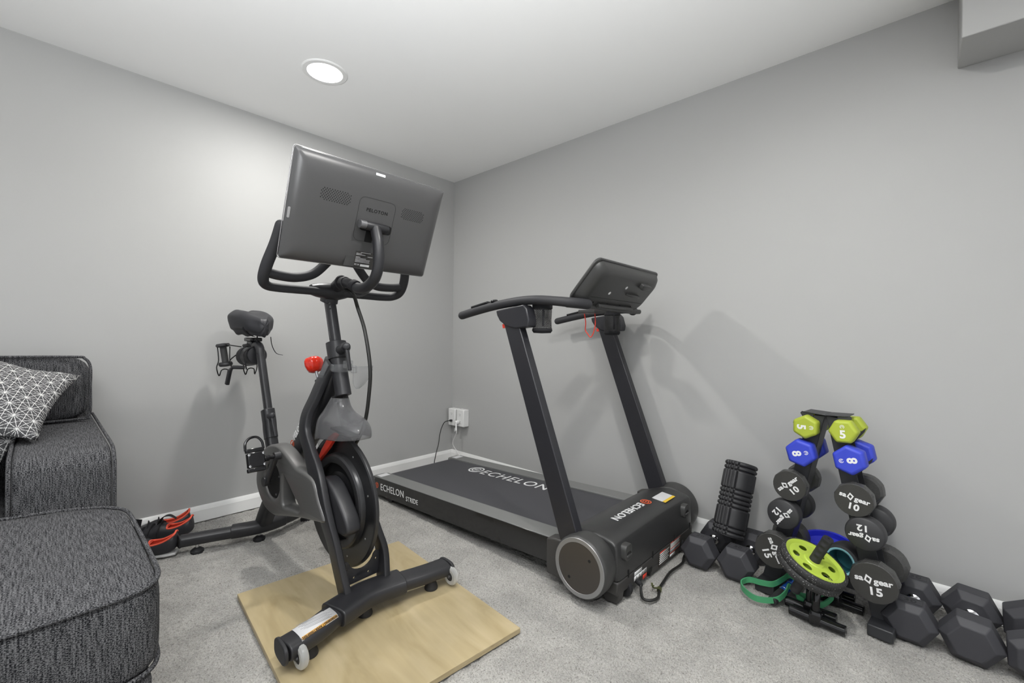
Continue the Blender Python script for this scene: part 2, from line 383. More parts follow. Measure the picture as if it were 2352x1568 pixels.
def rrect(w, h, r, n=4):
    out = []
    for cx, cy, a0 in ((w/2-r, h/2-r, 0), (-w/2+r, h/2-r, PI/2), (-w/2+r, -h/2+r, PI), (w/2-r, -h/2+r, 1.5*PI)):
        for k in range(n+1):
            a = a0+PI/2*k/n; out.append((cx+r*math.cos(a), cy+r*math.sin(a)))
    return out
def ell(a, b, n=20, p=2.0):
    out = []
    for k in range(n):
        t = 2*PI*k/n; c, s_ = math.cos(t), math.sin(t)
        out.append((a*math.copysign(abs(c)**(2/p), c), b*math.copysign(abs(s_)**(2/p), s_)))
    return out
def frame(O, X, Y):
    """matrix with columns X, Y, X x Y and origin O"""
    X = V(X).normalized(); Y = V(Y); Y = (Y-X*Y.dot(X)).normalized(); Z = X.cross(Y)
    m = Matrix((X, Y, Z)).transposed().to_4x4(); m.translation = V(O); return m
def curve2mesh(cu, name):
    ob = bpy.data.objects.new('tmp', cu); COL.objects.link(ob)
    dg = bpy.context.evaluated_depsgraph_get(); dg.update()
    me = bpy.data.meshes.new_from_object(ob.evaluated_get(dg)); me.name = name
    bpy.data.objects.remove(ob, do_unlink=True); bpy.data.curves.remove(cu)
    return me
def put(me, name, mat, parent, mtx, world=False):
    if world and parent is not None: mtx = WM[parent.name].inverted() @ mtx
    me.transform(mtx); me.materials.clear(); me.materials.append(MT[mat])
    o = bpy.data.objects.new(name, me); COL.objects.link(o)
    if parent is not None: o.parent = parent
    return o
def text(s, size, mtx, mat, parent, name='lettering', world=False, ext=0.0004, sx=1.0, bold=0.0, space=1.0):
    cu = bpy.data.curves.new('txt', 'FONT'); cu.body = s; cu.size = size; cu.extrude = ext; cu.offset = bold*size
    cu.align_x = 'CENTER'; cu.align_y = 'CENTER'; cu.space_character = space; cu.resolution_u = 3
    me = curve2mesh(cu, name)
    return put(me, name, mat, parent, mtx @ Matrix.Diagonal((sx, 1, 1, 1)), world)
def plate(loops, thick, mtx, name, mat, parent, bevel=0.0, world=False, smooth=True):
    """flat plate with holes: loops[0] is the outline, the others holes"""
    cu = bpy.data.curves.new('pl', 'CURVE'); cu.dimensions = '2D'; cu.fill_mode = 'BOTH'
    cu.extrude = max(thick/2-bevel, 0.00005); cu.bevel_depth = bevel; cu.bevel_resolution = 2; cu.offset = -bevel
    for lp in loops:
        sp = cu.splines.new('POLY'); sp.points.add(len(lp)-1); sp.use_cyclic_u = True
        for i, (x, y) in enumerate(lp): sp.points[i].co = (x, y, 0, 1)
    me = curve2mesh(cu, name); o = put(me, name, mat, parent, mtx, world)
    bm = bmesh.new(); bm.from_mesh(me); bmesh.ops.remove_doubles(bm, verts=bm.verts, dist=1e-5)
    for f in bm.faces: f.smooth = True
    for e in bm.edges: e.smooth = not (len(e.link_faces) == 2 and e.calc_face_angle(0) > 0.6)
    bm.to_mesh(me); bm.free()
    return o
def circ(cx, cy, r, n=32, rx=None):
    rx = rx or r
    return [(cx+rx*math.cos(2*PI*k/n), cy+r*math.sin(2*PI*k/n)) for k in range(n)]
def arcband(cx, cy, r0_, r1_, a0, a1, n=16):
    a0, a1 = math.radians(a0), math.radians(a1)
    return [(cx+r1_*math.cos(a0+(a1-a0)*k/n), cy+r1_*math.sin(a0+(a1-a0)*k/n)) for k in range(n+1)] + \
           [(cx+r0_*math.cos(a1+(a0-a1)*k/n), cy+r0_*math.sin(a1+(a0-a1)*k/n)) for k in range(n+1)]

def thing(name, label, catg, loc=(0, 0, 0), rotz=0.0, group=None, mtx=None):
    o = bpy.data.objects.new(name, None); COL.objects.link(o); o.empty_display_size = 0.05
    m = mtx if mtx is not None else Matrix.Translation(V(loc)) @ Matrix.Rotation(rotz, 4, 'Z')
    o.matrix_world = m; WM[o.name] = m.copy()
    o['label'] = label; o['category'] = catg
    if group: o['group'] = group
    return o
def tag(o, label, catg, group=None, kind=None):
    o['label'] = label; o['category'] = catg
    if group: o['group'] = group
    if kind: o['kind'] = kind
    return o
def struct(o): o['kind'] = 'structure'; return o

# ------------------------------------------------------------------ room shell
XR, YB = 5.4, -5.2
struct(MB().box((-0.05, YB/2, CZ/2), (0.1, -YB+0.2, CZ+0.1)).build('wall_left', 'wall'))
struct(MB().box((XR/2, 0.05, CZ/2), (XR+0.2, 0.1, CZ+0.1)).build('wall_right', 'wall'))
struct(MB().box((XR/2, YB/2, CZ+0.05), (XR+0.2, -YB+0.2, 0.1)).build('ceiling', 'ceiling'))
# bulkhead under the ceiling at the far end of the right wall
struct(MB().box((4.215, -0.119, (CZ+2.09)/2), (2.37, 0.238, CZ-2.09)).build('trim_1', 'wall', bevel=0.003))
def baseboard(name, flip):
    prof = [(0, 0), (0.014, 0), (0.014, 0.062), (0.011, 0.070), (0.009, 0.078), (0.004, 0.086), (0, 0.086)]
    m = MB()
    if flip: m.loft([[V((d, 0.0, z)) for d, z in prof], [V((d, YB, z)) for d, z in prof]])
    else: m.loft([[V((0.0, -d, z)) for d, z in prof], [V((XR, -d, z)) for d, z in prof]])
    struct(m.build(name, 'trim', smooth=20))
baseboard('baseboard_left', True); baseboard('baseboard_right', False)
def floor():
    rng = np.random.default_rng(5)
    x0, x1, y0, y1, st = 0.0, 3.36, -2.76, 0.0, 0.0042
    nx, ny = int((x1-x0)/st), int((y1-y0)/st)
    X, Y = np.meshgrid(np.linspace(x0, x1, nx), np.linspace(y0, y1, ny))
    Z = (rng.random((ny, nx))-0.5)*0.0052
    def low(k, amp):
        g = rng.random((ny//k+3, nx//k+3))-0.5
        yi = np.arange(ny)/k; xi = np.arange(nx)/k; a = yi.astype(int); b = xi.astype(int)
        fy = (yi-a)[:, None]; fx = (xi-b)[None, :]; fy = fy*fy*(3-2*fy); fx = fx*fx*(3-2*fx)
        return amp*((g[a][:, b]*(1-fy)+g[a+1][:, b]*fy)*(1-fx)+(g[a][:, b+1]*(1-fy)+g[a+1][:, b+1]*fy)*fx)
    Z += low(3, 0.006)+low(9, 0.005)+low(34, 0.006)
    Z -= Z.max()*0.55
    jx = (rng.random((ny, nx))-0.5)*st*0.7; jy = (rng.random((ny, nx))-0.5)*st*0.7
    co = np.stack([X+jx, Y+jy, Z], -1).reshape(-1, 3)
    i = np.arange((ny-1)*(nx-1)); r = i//(nx-1); c = i % (nx-1); a = r*nx+c
    F = np.stack([a, a+1, a+nx+1, a+nx], -1)
    ex = np.array([[-0.1, YB, -0.012], [XR, YB, -0.012], [XR, 0.1, -0.012], [-0.1, 0.1, -0.012]])
    co = np.vstack([co, ex]); F = np.vstack([F, [[len(co)-4, len(co)-3, len(co)-2, len(co)-1]]])
    me = bpy.data.meshes.new('floor'); me.vertices.add(len(co)); me.vertices.foreach_set('co', co.astype(np.float32).ravel())
    me.loops.add(F.size); me.loops.foreach_set('vertex_index', F.astype(np.int32).ravel())
    me.polygons.add(len(F)); me.polygons.foreach_set('loop_start', (np.arange(len(F))*4).astype(np.int32))
    me.update(calc_edges=True); me.shade_smooth()
    me.materials.append(MT['carpet'])
    o = bpy.data.objects.new('floor', me); COL.objects.link(o); struct(o)
floor()

# ceiling light
t = thing('ceiling_light', 'round recessed ceiling light glowing white in the ceiling', 'ceiling light', (0.73, -1.44, CZ))
MB().lathe([(0.083, 0.0), (0.083, -0.006), (0.103, -0.006), (0.108, -0.002), (0.108, 0.0)], (0, 0, 0), (0, 0, 1), 48, caps=False).build('trim_ring', 'white', t)
MB().lathe([(0.001, -0.004), (0.05, -0.004), (0.083, -0.003), (0.083, 0.0)], (0, 0, 0), (0, 0, 1), 48).build('diffuser', 'lamp_glass', t)

# ------------------------------------------------------------------ plywood board
bd = thing('plywood_board', 'square sheet of birch plywood lying on the carpet under the exercise bike', 'board', (1.451, -1.572, 0), math.radians(-4.7))
MB().box((0, 0, 0.010), (0.885, 0.695, 0.018)).build('panel', 'wood', bd, bevel=0.0015)

# ------------------------------------------------------------------ exercise bike
BA = math.radians(3.0)
bike = thing('exercise_bike', 'black stationary exercise bike with large tilted screen, front end on plywood', 'exercise bike', (1.47, -1.578, 0), BA)
oval = lambda a, b, n=20, p=2.6: ell(a, b, n, p)
def P3(l, o=0.0): return [V((s, o, z)) for s, z in l]
# front stabiliser
pts = cat([(0.05, -0.335, 0.083), (0.035, -0.24, 0.083), (0.0, -0.13, 0.084), (-0.012, -0.02, 0.085), (0.0, 0.10, 0.084), (0.03, 0.22, 0.083), (0.048, 0.315, 0.083)], 6)
fs = MB().sweep(pts, oval(0.046, 0.027, 24, 3)).build('front_stabilizer', 'frame', bike, bevel=0.004)
pts = cat([(0.008, -0.155, 0.087), (-0.003, -0.10, 0.087), (-0.016, -0.02, 0.088), (-0.005, 0.07, 0.087), (0.008, 0.125, 0.087)], 5)
MB().sweep(pts, oval(0.060, 0.030, 24, 4)).build('saddle_plate', 'frame', bike, bevel=0.004)
# warning sticker on the stabiliser
def onstab(u, v, lift=0.0292):
    """u along the near arm (0 outer end, 1 towards the middle), v across from rear to front, laid over the crown"""
    o = -0.305+0.145*u; s = 0.046-0.03*u
    x = 0.040*v; z = 0.083+lift*(1-abs(v*0.87)**3)**(1/3)*0.96
    return V((s+x, o, z))
def sticker(u0, u1, v0, v1, name, mat, lift, parent):
    m = MB(); n = 10; vs = []; fs_ = []
    for i in range(2):
        for j in range(n+1): vs.append(onstab(u0+(u1-u0)*i, v0+(v1-v0)*j/n, lift))
    for j in range(n): fs_.append((j, j+1, n+2+j, n+1+j))
    return m.add(vs, fs_).build(name, mat, parent, solid=0.0004)
sk = sticker(0.08, 1.0, -0.85, 0.98, 'warning_label', 'labelw', 0.0294, fs)
sticker(0.10, 0.98, 0.72, 0.95, 'amber_band', 'amber', 0.0304, fs)
m = MB()
for k in range(9):
    v = -0.62+0.13*k; a = onstab(0.20+0.05*(k % 3), v, 0.0300); b_ = onstab(0.9-0.04*((k*2) % 3), v, 0.0300)
    m.box((a+b_)/2, (0.0012, (b_-a).length, 0.0006))
m.build('printed_lines', 'greyink', fs)
c = onstab(0.52, 0.85, 0.031); d = (onstab(0.9, 0.85)-onstab(0.1, 0.85)).normalized()
text('\u26a0 WARNING / AVERTISSEMENT'.replace('\u26a0 ', ''), 0.0105, frame(c+V((0.002, 0, 0.001)), -d, (onstab(0.5, 1.0, 0.030)-onstab(0.5, 0.7, 0.030))), 'darkink', fs, ext=0.0006)
# end caps, transport wheels, feet
for o_, s_ in ((-0.338, 0.049), (0.318, 0.048)):
    sg = -1 if o_ < 0 else 1
    MB().sweep([(s_, o_-sg*0.004, 0.083), (s_+0.001*sg, o_+sg*0.008, 0.083)], oval(0.049, 0.030, 24, 3)).build('end_cap', 'rubber', bike, bevel=0.003)
for o_, s_ in ((-0.298, 0.085), (0.310, 0.088)):
    c = V((s_, o_, 0.062))
    wl = MB().lathe([(0.018, -0.012), (0.030, -0.012), (0.0355, -0.007), (0.037, 0), (0.0355, 0.007), (0.030, 0.012), (0.018, 0.012), (0.018, -0.012)], c, (0, 1, 0), 32, caps=False).build('transport_wheel', 'clearwheel', bike)
    MB().lathe([(0.006, -0.011), (0.0185, -0.010), (0.0185, 0.010), (0.006, 0.011)], c, (0, 1, 0), 20).build('wheel_hub', 'rubber', wl)
    MB().cyl(c-V((0, 0.016, 0)), c+V((0, 0.016, 0)), 0.006, 12).build('axle_bolt', 'satin', wl)
    MB().box(c+V((-0.022, 0.017*(-1 if o_ < 0 else 1), 0.008)), (0.055, 0.006, 0.026)).build('wheel_bracket', 'rubber', bike, bevel=0.003)
for s_, o_ in ((-0.010, -0.022), (0.040, 0.245), (0.040, -0.250)):
    ft = MB().lathe([(0.026, 0.0205), (0.027, 0.026), (0.019, 0.052), (0.012, 0.054)], (s_, o_, 0), (0, 0, 1), 20).build('levelling_foot', 'rubber', bike)
    MB().cyl((s_, o_, 0.050), (s_, o_, 0.064), 0.006, 12).build('foot_screw', 'chrome', ft)
# rear stabiliser and strut
pts = cat([(-1.10, -0.325, 0.062), (-1.055, -0.20, 0.062), (-0.995, -0.05, 0.064), (-0.985, 0.03, 0.064), (-1.02, 0.15, 0.062), (-1.08, 0.30, 0.062)], 6)
MB().sweep(pts, oval(0.032, 0.026, 20, 3)).build('rear_stabilizer', 'frame', bike, bevel=0.003)
pts = cat([(-1.032, -0.13, 0.064), (-0.992, -0.04, 0.066), (-0.986, 0.03, 0.066), (-1.005, 0.10, 0.064)], 6)
MB().sweep(pts, oval(0.038, 0.031, 20, 3)).build('rear_sleeve', 'frame', bike, bevel=0.003)
for o_, s_ in ((-0.329, -1.1015), (0.304, -1.082)):
    MB().sweep([(s_, o_-0.004, 0.062), (s_, o_+0.004, 0.062)], oval(0.035, 0.029, 20, 3)).build('end_cap', 'rubber', bike, bevel=0.003)
for s_, o_ in ((-1.075, -0.262), (-0.992, -0.018), (-1.06, 0.25)):
    ft = MB().lathe([(0.028, -0.004), (0.028, 0.008), (0.016, 0.018), (0.010, 0.020)], (s_, o_, 0), (0, 0, 1), 20).build('levelling_foot', 'rubber', bike)
    MB().cyl((s_, o_, 0.018), (s_, o_, 0.045), 0.007, 12).build('foot_screw', 'chrome', ft)
fr = MB().sweep(cat(P3([(-0.995, 0.07), (-0.93, 0.165), (-0.84, 0.27), (-0.72, 0.36)]), 5), rrect(0.066, 0.075, 0.02, 3), up=(1, 0, 0)).build('rear_strut', 'frame', bike)
# main beam, seat tube, head tube
beam = MB().sweep(cat(P3([(-0.275, 0.93), (-0.340, 0.825), (-0.452, 0.652), (-0.575, 0.525), (-0.690, 0.425), (-0.78, 0.35)]), 5), rrect(0.064, 0.090, 0.016, 3), up=(1, 0, 0)).build('main_beam', 'frame', bike)
MB().sweep(P3([(-0.815, 0.30), (-0.904, 0.535)]), oval(0.0265, 0.0290, 24, 3), up=(1, 0, 0)).build('seat_tube', 'frame', bike)
sc_ = MB().sweep(P3([(-0.900, 0.525), (-0.915, 0.565), (-0.922, 0.60), (-0.946, 0.663)]), oval(0.0285, 0.0330, 24, 3), up=(1, 0, 0)).build('seat_clamp', 'frame', bike, bevel=0.002)
MB().cyl((-0.93, 0, 0.630), (-0.862, -0.012, 0.645), 0.016, 18).build('clamp_boss', 'frame', sc_)
def lever(c, tip, parent):
    c = V(c); tip = V(tip)
    m = MB().lathe([(0.004, 0.014), (0.012, 0.012), (0.0145, 0.007), (0.0145, -0.010), (0.012, -0.012)], c, (0.85, -0.5, 0.1), 18)
    m.sweep([c, c+(tip-c)*0.4, tip], lambda t: rrect(0.0165-0.002*t, 0.013-0.004*t, 0.0035, 2), up=(1, 0, 0))
    return m.build('clamp_lever', 'frame', parent, bevel=0.0015)
lever((-0.848, -0.018, 0.647), (-0.800, -0.018, 0.552), bike)
sp = MB().sweep(P3([(-0.92, 0.61), (-1.048, 0.965)]), oval(0.0175, 0.0205, 24, 3.2), up=(1, 0, 0)).build('seat_post', 'frame', bike)
m = MB()
for k in range(34):
    z = 0.69+0.0078*k; s_ = -0.92-(z-0.61)*0.3606
    m.box((s_-0.004, -0.0178, z), (0.0016, 0.0012, 0.003))
m.build('height_marks', 'greyink', sp)
hd = MB().sweep(P3([(-0.212, 0.80), (-0.232, 0.86), (-0.262, 0.96), (-0.268, 0.985)]), oval(0.0285, 0.0310, 28, 2.4), up=(1, 0, 0)).build('head_tube', 'frame', bike)
hc = MB().sweep(P3([(-0.258, 0.945), (-0.262, 0.962), (-0.272, 0.995), (-0.276, 1.012)]), lambda t: oval(0.0345+0.0015*t, 0.0385, 28, 2.6), up=(1, 0, 0)).build('head_clamp', 'frame', bike, bevel=0.002)
MB().cyl((-0.255, 0.0, 0.975), (-0.178, -0.012, 0.993), 0.020, 18).build('clamp_boss', 'frame', hc)
lever((-0.160, -0.018, 0.996), (-0.134, -0.018, 0.905), bike)
hp = MB().sweep(P3([(-0.268, 0.98), (-0.333, 1.20)]), oval(0.0190, 0.0225, 24, 3.2), up=(1, 0, 0)).build('handlebar_post', 'frame', bike)
m = MB()
for k in range(26):
    z = 1.03+0.0055*k; s_ = -0.268-(z-0.98)*0.2955
    m.box((s_-0.004, -0.0192, z), (0.0014, 0.0012, 0.0026))
m.build('height_marks', 'greyink', hp)
for s_, z in ((-0.318, 1.150), (-0.322, 1.168)):
    MB().lathe([(0.002, 0.002), (0.005, 0.001), (0.005, 0)], (s_+0.022, -0.016, z), (0.8, -0.6, 0), 12).build('bolt', 'gloss', hp)
# fork legs around the flywheel
for sg in (-1, 1):
    pts = cat([(-0.262, sg*0.020, 0.93), (-0.300, sg*0.040, 0.861), (-0.330, sg*0.060, 0.782), (-0.352, sg*0.080, 0.714), (-0.345, sg*0.090, 0.652), (-0.300, -0.095 if sg < 0 else 0.080, 0.595), (-0.259, -0.100 if sg < 0 else 0.066, 0.551), (-0.206, -0.107 if sg < 0 else 0.058, 0.494), (-0.158, -0.109 if sg < 0 else 0.056, 0.407), (-0.125, -0.105 if sg < 0 else 0.062, 0.345), (-0.095, -0.098 if sg < 0 else 0.074, 0.276), (-0.075, sg*0.090, 0.199), (-0.048, sg*0.080, 0.105)], 5)
    lg = MB().sweep(pts, lambda t: rrect(0.026, 0.056+0.022*math.exp(-((t-0.62)/0.12)**2)+0.004*t, 0.0055, 3), up=(1, 0, 0)).build('fork_leg', 'frame', bike)
    if sg < 0:
        MB().lathe([(0.003, 0.006), (0.009, 0.005), (0.011, 0.0)], (-0.150, -0.121, 0.372), (0, -1, 0), 16).build('bolt', 'gloss', lg)
# gusset plate between the legs
gp = [(-0.08, 0.115), (0.08, 0.115), (0.085, 0.20), (0.06, 0.205)] + [(0.052*math.cos(a), 0.205+0.045*math.sin(a)-0.0) for a in [-0.2-2.74*k/10 for k in range(11)]] + [(-0.06, 0.205), (-0.085, 0.20)]
plate([gp, circ(-0.062, 0.175, 0.004, 10), circ(0.062, 0.175, 0.004, 10), circ(-0.03, 0.135, 0.004, 10), circ(0.03, 0.135, 0.004, 10)], 0.006,
      frame((-0.075, 0.0, 0.0), (0, 1, 0), (0, 0, 1)), 'gusset_plate', 'frame', bike, bevel=0.001)
# flywheel
FC = (-0.224, 0.0, 0.383)
flw = MB().lathe([(0.06, -0.006), (0.20, -0.006), (0.2500, -0.010), (0.2555, -0.007), (0.2555, 0.007), (0.2500, 0.010), (0.20, 0.006), (0.06, 0.006)], FC, (0, 1, 0), 96).build('flywheel', 'flywheel', bike, smooth=25)
MB().lathe([(0.1495, -0.006), (0.1495, -0.0245), (0.154, -0.027), (0.176, -0.027), (0.183, -0.022), (0.187, -0.006)], FC, (0, 1, 0), 96, caps=False).build('inner_ring', 'flyring', flw)
MB().lathe([(0.002, -0.016), (0.09, -0.016), (0.10, -0.014), (0.112, -0.006)], FC, (0, 1, 0), 64).build('flywheel_hub', 'flywheel', flw)
MB().lathe([(0.256, -0.007), (0.2575, 0.0), (0.256, 0.007)], FC, (0, 1, 0), 96, caps=False).build('rim_edge', 'flyring', flw)
for k in range(8):
    a = 2*PI*k/8+0.3
    MB().lathe([(0.001, 0.003), (0.0035, 0.002), (0.004, 0)], (FC[0]+0.213*math.cos(a), -0.0075, FC[2]+0.213*math.sin(a)), (0, -1, 0), 8).build('bolt', 'satin', flw)
BF = frame((0, 0, 0), (1, 0, 0), (0, 0, 1))   # u = s, v = z, w = -o
# rounded belt cover beside the flywheel axle
sm = lambda poly, n=4: [(p.x, p.y) for p in cat([(a, b, 0) for a, b in poly], n, True)]
pear = sm([(-0.255, 0.465), (-0.205, 0.495), (-0.150, 0.488), (-0.103, 0.452), (-0.066, 0.415), (-0.032, 0.375), (-0.018, 0.337), (-0.045, 0.315), (-0.115, 0.322), (-0.21, 0.36)])
plate([pear], 0.060, Matrix.Translation((0, -0.062, 0)) @ BF, 'belt_cover', 'frame', bike, bevel=0.013)
# grey chain guard with its triangular opening
go = sm([(-0.735, 0.365), (-0.722, 0.450), (-0.665, 0.528), (-0.590, 0.565), (-0.510, 0.572), (-0.430, 0.548), (-0.345, 0.515), (-0.265, 0.508), (-0.200, 0.490), (-0.162, 0.430), (-0.118, 0.362), (-0.175, 0.345), (-0.300, 0.325), (-0.440, 0.295), (-0.560, 0.270), (-0.660, 0.292)])
gh = sm([(-0.463, 0.462), (-0.420, 0.440), (-0.360, 0.398), (-0.312, 0.365), (-0.325, 0.345), (-0.40, 0.338), (-0.462, 0.333), (-0.472, 0.39)])
gc = circ(-0.567, 0.418, 0.078, 40)
gd = plate([go, gh, gc], 0.062, Matrix.Translation((0, -0.098, 0)) @ BF, 'chain_guard', 'guard', bike, bevel=0.012)
MB().lathe([(0.002, 0.122), (0.074, 0.120), (0.0775, 0.116), (0.0775, 0.078)], (-0.567, 0, 0.418), (0, -1, 0), 40).build('crank_disc', 'black', gd)
for s_, y_, z_ in [(-0.567+0.064*math.cos(a), -0.121, 0.418+0.064*math.sin(a)) for a in (0.4, 1.9, 3.7, 5.2)]+[(-0.49, -0.129, 0.552)]:
    MB().lathe([(0.001, 0.002), (0.0045, 0.0015), (0.0045, 0)], (s_, y_, z_), (0, -1, 0), 8).build('screw', 'satin', gd)
# cranks and pedals
for sg, ang in ((-1, math.radians(50)), (1, math.radians(230))):
    ax = V((-0.567, 0, 0.418)); e = ax+V((math.cos(ang)*0.165, 0, math.sin(ang)*0.165)); oo = sg*0.150
    cr = MB().sweep([ax+V((0, oo*0.97, 0)), ax.lerp(e, 0.5)+V((0, oo, 0)), e+V((0, oo*1.03, 0))], lambda t: rrect(0.018, 0.034-0.006*t, 0.006, 3), up=(0.01, 0, 1)).build('crank_arm', 'frame', bike, bevel=0.002)
    MB().cyl(ax+V((0, oo-0.012, 0)), ax+V((0, oo+0.012, 0)), 0.020, 20).build('crank_boss', 'frame', cr)
    MB().cyl(e+V((0, oo-0.012, 0)), e+V((0, oo+0.012, 0)), 0.016, 20).build('pedal_boss', 'frame', cr)
    pd = MB().cyl(e+V((0, oo, 0)), e+V((0, oo+sg*0.035, 0)), 0.009, 14)
    pd.cyl(e+V((0, oo+sg*0.030, 0)), e+V((0, oo+sg*0.050, 0)), 0.013, 14)
    c = e+V((0, oo+sg*0.080, 0))
    R = Matrix.Rotation(math.radians(72), 3, 'Y')
    pd.box(c, (0.058, 0.060, 0.026), R)
    for k in (-1, 1): pd.box(c+R @ V((0.038*k, 0, 0)), (0.016, 0.066, 0.020), R)
    pdl = pd.build('pedal', 'gloss', bike, bevel=0.003)
    ring = cat([c+R @ V(p) for p in [(-0.040, -0.033, 0), (-0.070, -0.030, 0.0), (-0.088, -0.012, 0), (-0.088, 0.014, 0), (-0.068, 0.030, 0), (-0.040, 0.033, 0)]], 5)
    MB().tube(ring, 0.005, 8).build('pedal_cage', 'gloss', pdl)
    for a in (-1, 1):
        for b_ in (-1, 1): MB().lathe([(0.001, 0.002), (0.005, 0.0015), (0.005, 0)], c+R @ V((0.022*a, 0.026*b_, 0.0135)), R @ V((0, 0, 1)), 10).build('bolt', 'chrome', pdl)
# resistance knob
MB().cyl((-0.375, 0, 0.78), (-0.418, 0, 0.848), 0.016, 16).build('knob_collar', 'frame', bike)
kn = MB().cyl((-0.410, 0, 0.83), (-0.440, 0, 0.885), 0.006, 12).build('knob_shaft', 'satin', bike)
m = MB(); ax = V((-0.45, 0, 0.88)).normalized(); ax = V((-0.35, 0, 0.94)).normalized(); c = V((-0.455, 0, 0.895)); n_ = V((0, 1, 0)); b_ = ax.cross(n_); rings = []
for r_, h_ in ((0.012, -0.018), (0.026, -0.012), (0.034, 0.002), (0.039, 0.018), (0.039, 0.034), (0.033, 0.045), (0.022, 0.050), (0.008, 0.050)):
    rg = []
    for k in range(42):
        a = 2*PI*k/42; q = r_*(1-0.10*(0.5+0.5*math.cos(7*a))*(1 if 0 < h_ < 0.048 else 0.4)); rg.append(c+ax*h_+(n_*math.cos(a)+b_*math.sin(a))*q)
    rings.append(rg)
m.loft(rings).build('resistance_knob', 'red', bike, smooth=60)
# seat slider, saddle, clamp
MB().sweep(cat(P3([(-1.040, 0.942), (-1.052, 0.972), (-1.082, 0.988), (-1.115, 0.972), (-1.12, 0.93)]), 5), oval(0.0195, 0.0205, 20, 2.4), up=(0, 1, 0)).build('post_elbow', 'frame', bike)
MB().lathe([(0.036, -0.07), (0.048, -0.066), (0.050, -0.05), (0.050, 0.04), (0.046, 0.05), (0.03, 0.052)], (-1.13, 0, 0.93), (1, 0, 0.08), 32).build('seat_slider', 'frame', bike)
MB().lathe([(0.02, -0.03), (0.05, -0.03), (0.052, -0.02), (0.052, 0.02), (0.03, 0.024)], (-1.21, -0.0, 0.925), (1, 0, 0.08), 32).build('slider_end', 'rubber', bike)
MB().box((-1.14, 0, 0.99), (0.06, 0.045, 0.035)).box((-1.14, 0, 1.015), (0.09, 0.06, 0.02)).build('saddle_clamp', 'gloss', bike, bevel=0.005)
MB().sweep([(-1.17, -0.03, 0.865), (-1.20, -0.075, 0.868), (-1.215, -0.085, 0.850), (-1.235, -0.092, 0.775)], rrect(0.018, 0.022, 0.005, 2), up=(1, 0.2, 0)).build('slider_lever', 'frame', bike, bevel=0.002)
m = MB(); rings = []
NS, NR = 15, 40
for i in range(NS):
    t_ = i/(NS-1); s_ = -1.255+0.255*t_
    hw = 0.078*(1-t_**1.6)**0.5*1.0+0.026*(1-(2*t_-1)**6)
    if t_ < 0.12: hw *= 0.72+0.28*(t_/0.12)**0.5
    top = 1.152+0.010*math.cos(t_*2.4)-0.030*max(0, t_-0.55)**1.2*2
    ht = 0.110*(1-0.35*t_); hw = max(hw, 0.028)
    rg = []
    for k in range(NR):
        a = 2*PI*k/NR; c_, s2_ = math.cos(a), math.sin(a)
        x = hw*math.copysign(abs(c_)**0.72, c_); z = s2_
        if z > 0: zz = top-0.030+0.030*z**0.7+0.020*math.exp(-((abs(x)-hw*0.58)/(hw*0.33))**2)*(1-0.7*t_)*z
        else: zz = top-0.030+ht*z*(0.55+0.45*(1-min(1, abs(x)/hw)**2)**0.0)*(0.9+0.1*math.sin(k*1.9))
        rg.append(V((s_+0.002*math.sin(k*0.9), x, zz-0.0)))
    rings.append(rg)
c0_ = sum(rings[0], V())/NR; c1_ = sum(rings[-1], V())/NR
rings = [[c0_+(p-c0_)*f+V((-d, 0, 0)) for p in rings[0]] for f, d in ((0.25, 0.014), (0.62, 0.011), (0.86, 0.005))]+rings+[[c1_+(p-c1_)*f+V((d, 0, 0)) for p in rings[-1]] for f, d in ((0.90, 0.006), (0.68, 0.013), (0.30, 0.017))]
sd = m.loft(rings).build('saddle_cover', 'shoe', bike, smooth=70, sub=1)
MB().sweep(cat([(-1.10, -0.060, 1.110), (-1.085, -0.070, 1.075), (-1.085, -0.045, 1.045), (-1.10, -0.01, 1.03)], 4), rrect(0.002, 0.022, 0.0008, 1), up=(1, 0, 0)).build('cover_strap', 'strap', sd)
MB().sweep(cat([(-1.07, -0.005, 1.04), (-1.075, -0.012, 0.99), (-1.10, -0.055, 0.95), (-1.09, -0.055, 0.90), (-1.085, -0.05, 0.86)], 4), rrect(0.002, 0.016, 0.0008, 1), up=(1, 0, 0)).build('hanging_strap', 'strap', sd)
MB().sweep(cat([(-1.03, 0.045, 1.03), (-1.025, 0.05, 0.985), (-1.01, 0.065, 0.945), (-0.99, 0.09, 0.935)], 4), rrect(0.002, 0.008, 0.0008, 1), up=(1, 0, 0)).build('hanging_strap', 'strap', sd)
# dumbbell cradles behind the saddle
for o_ in (-0.075, 0.055):
    m = MB()
    m.tube(cat([(-1.22, o_*0.4, 0.975), (-1.30, o_, 0.985), (-1.36, o_-0.005, 0.982)], 4), 0.003, 8)
    for d_ in (-0.030, 0.030):
        m.tube(cat([(-1.345, o_+d_, 0.975), (-1.335, o_+d_*0.9, 0.90), (-1.335, o_+d_*1.2, 0.86), (-1.335, o_+d_*0.8, 0.815), (-1.325, o_+d_*0.55, 0.845), (-1.325, o_, 0.852)], 4), 0.003, 8)
    m.tube(cat([(-1.22, o_*0.5, 0.945), (-1.28, o_+0.01, 0.90), (-1.33, o_+0.034, 0.862)], 4), 0.003, 8)
    m.build('weight_cradle', 'gloss', bike)
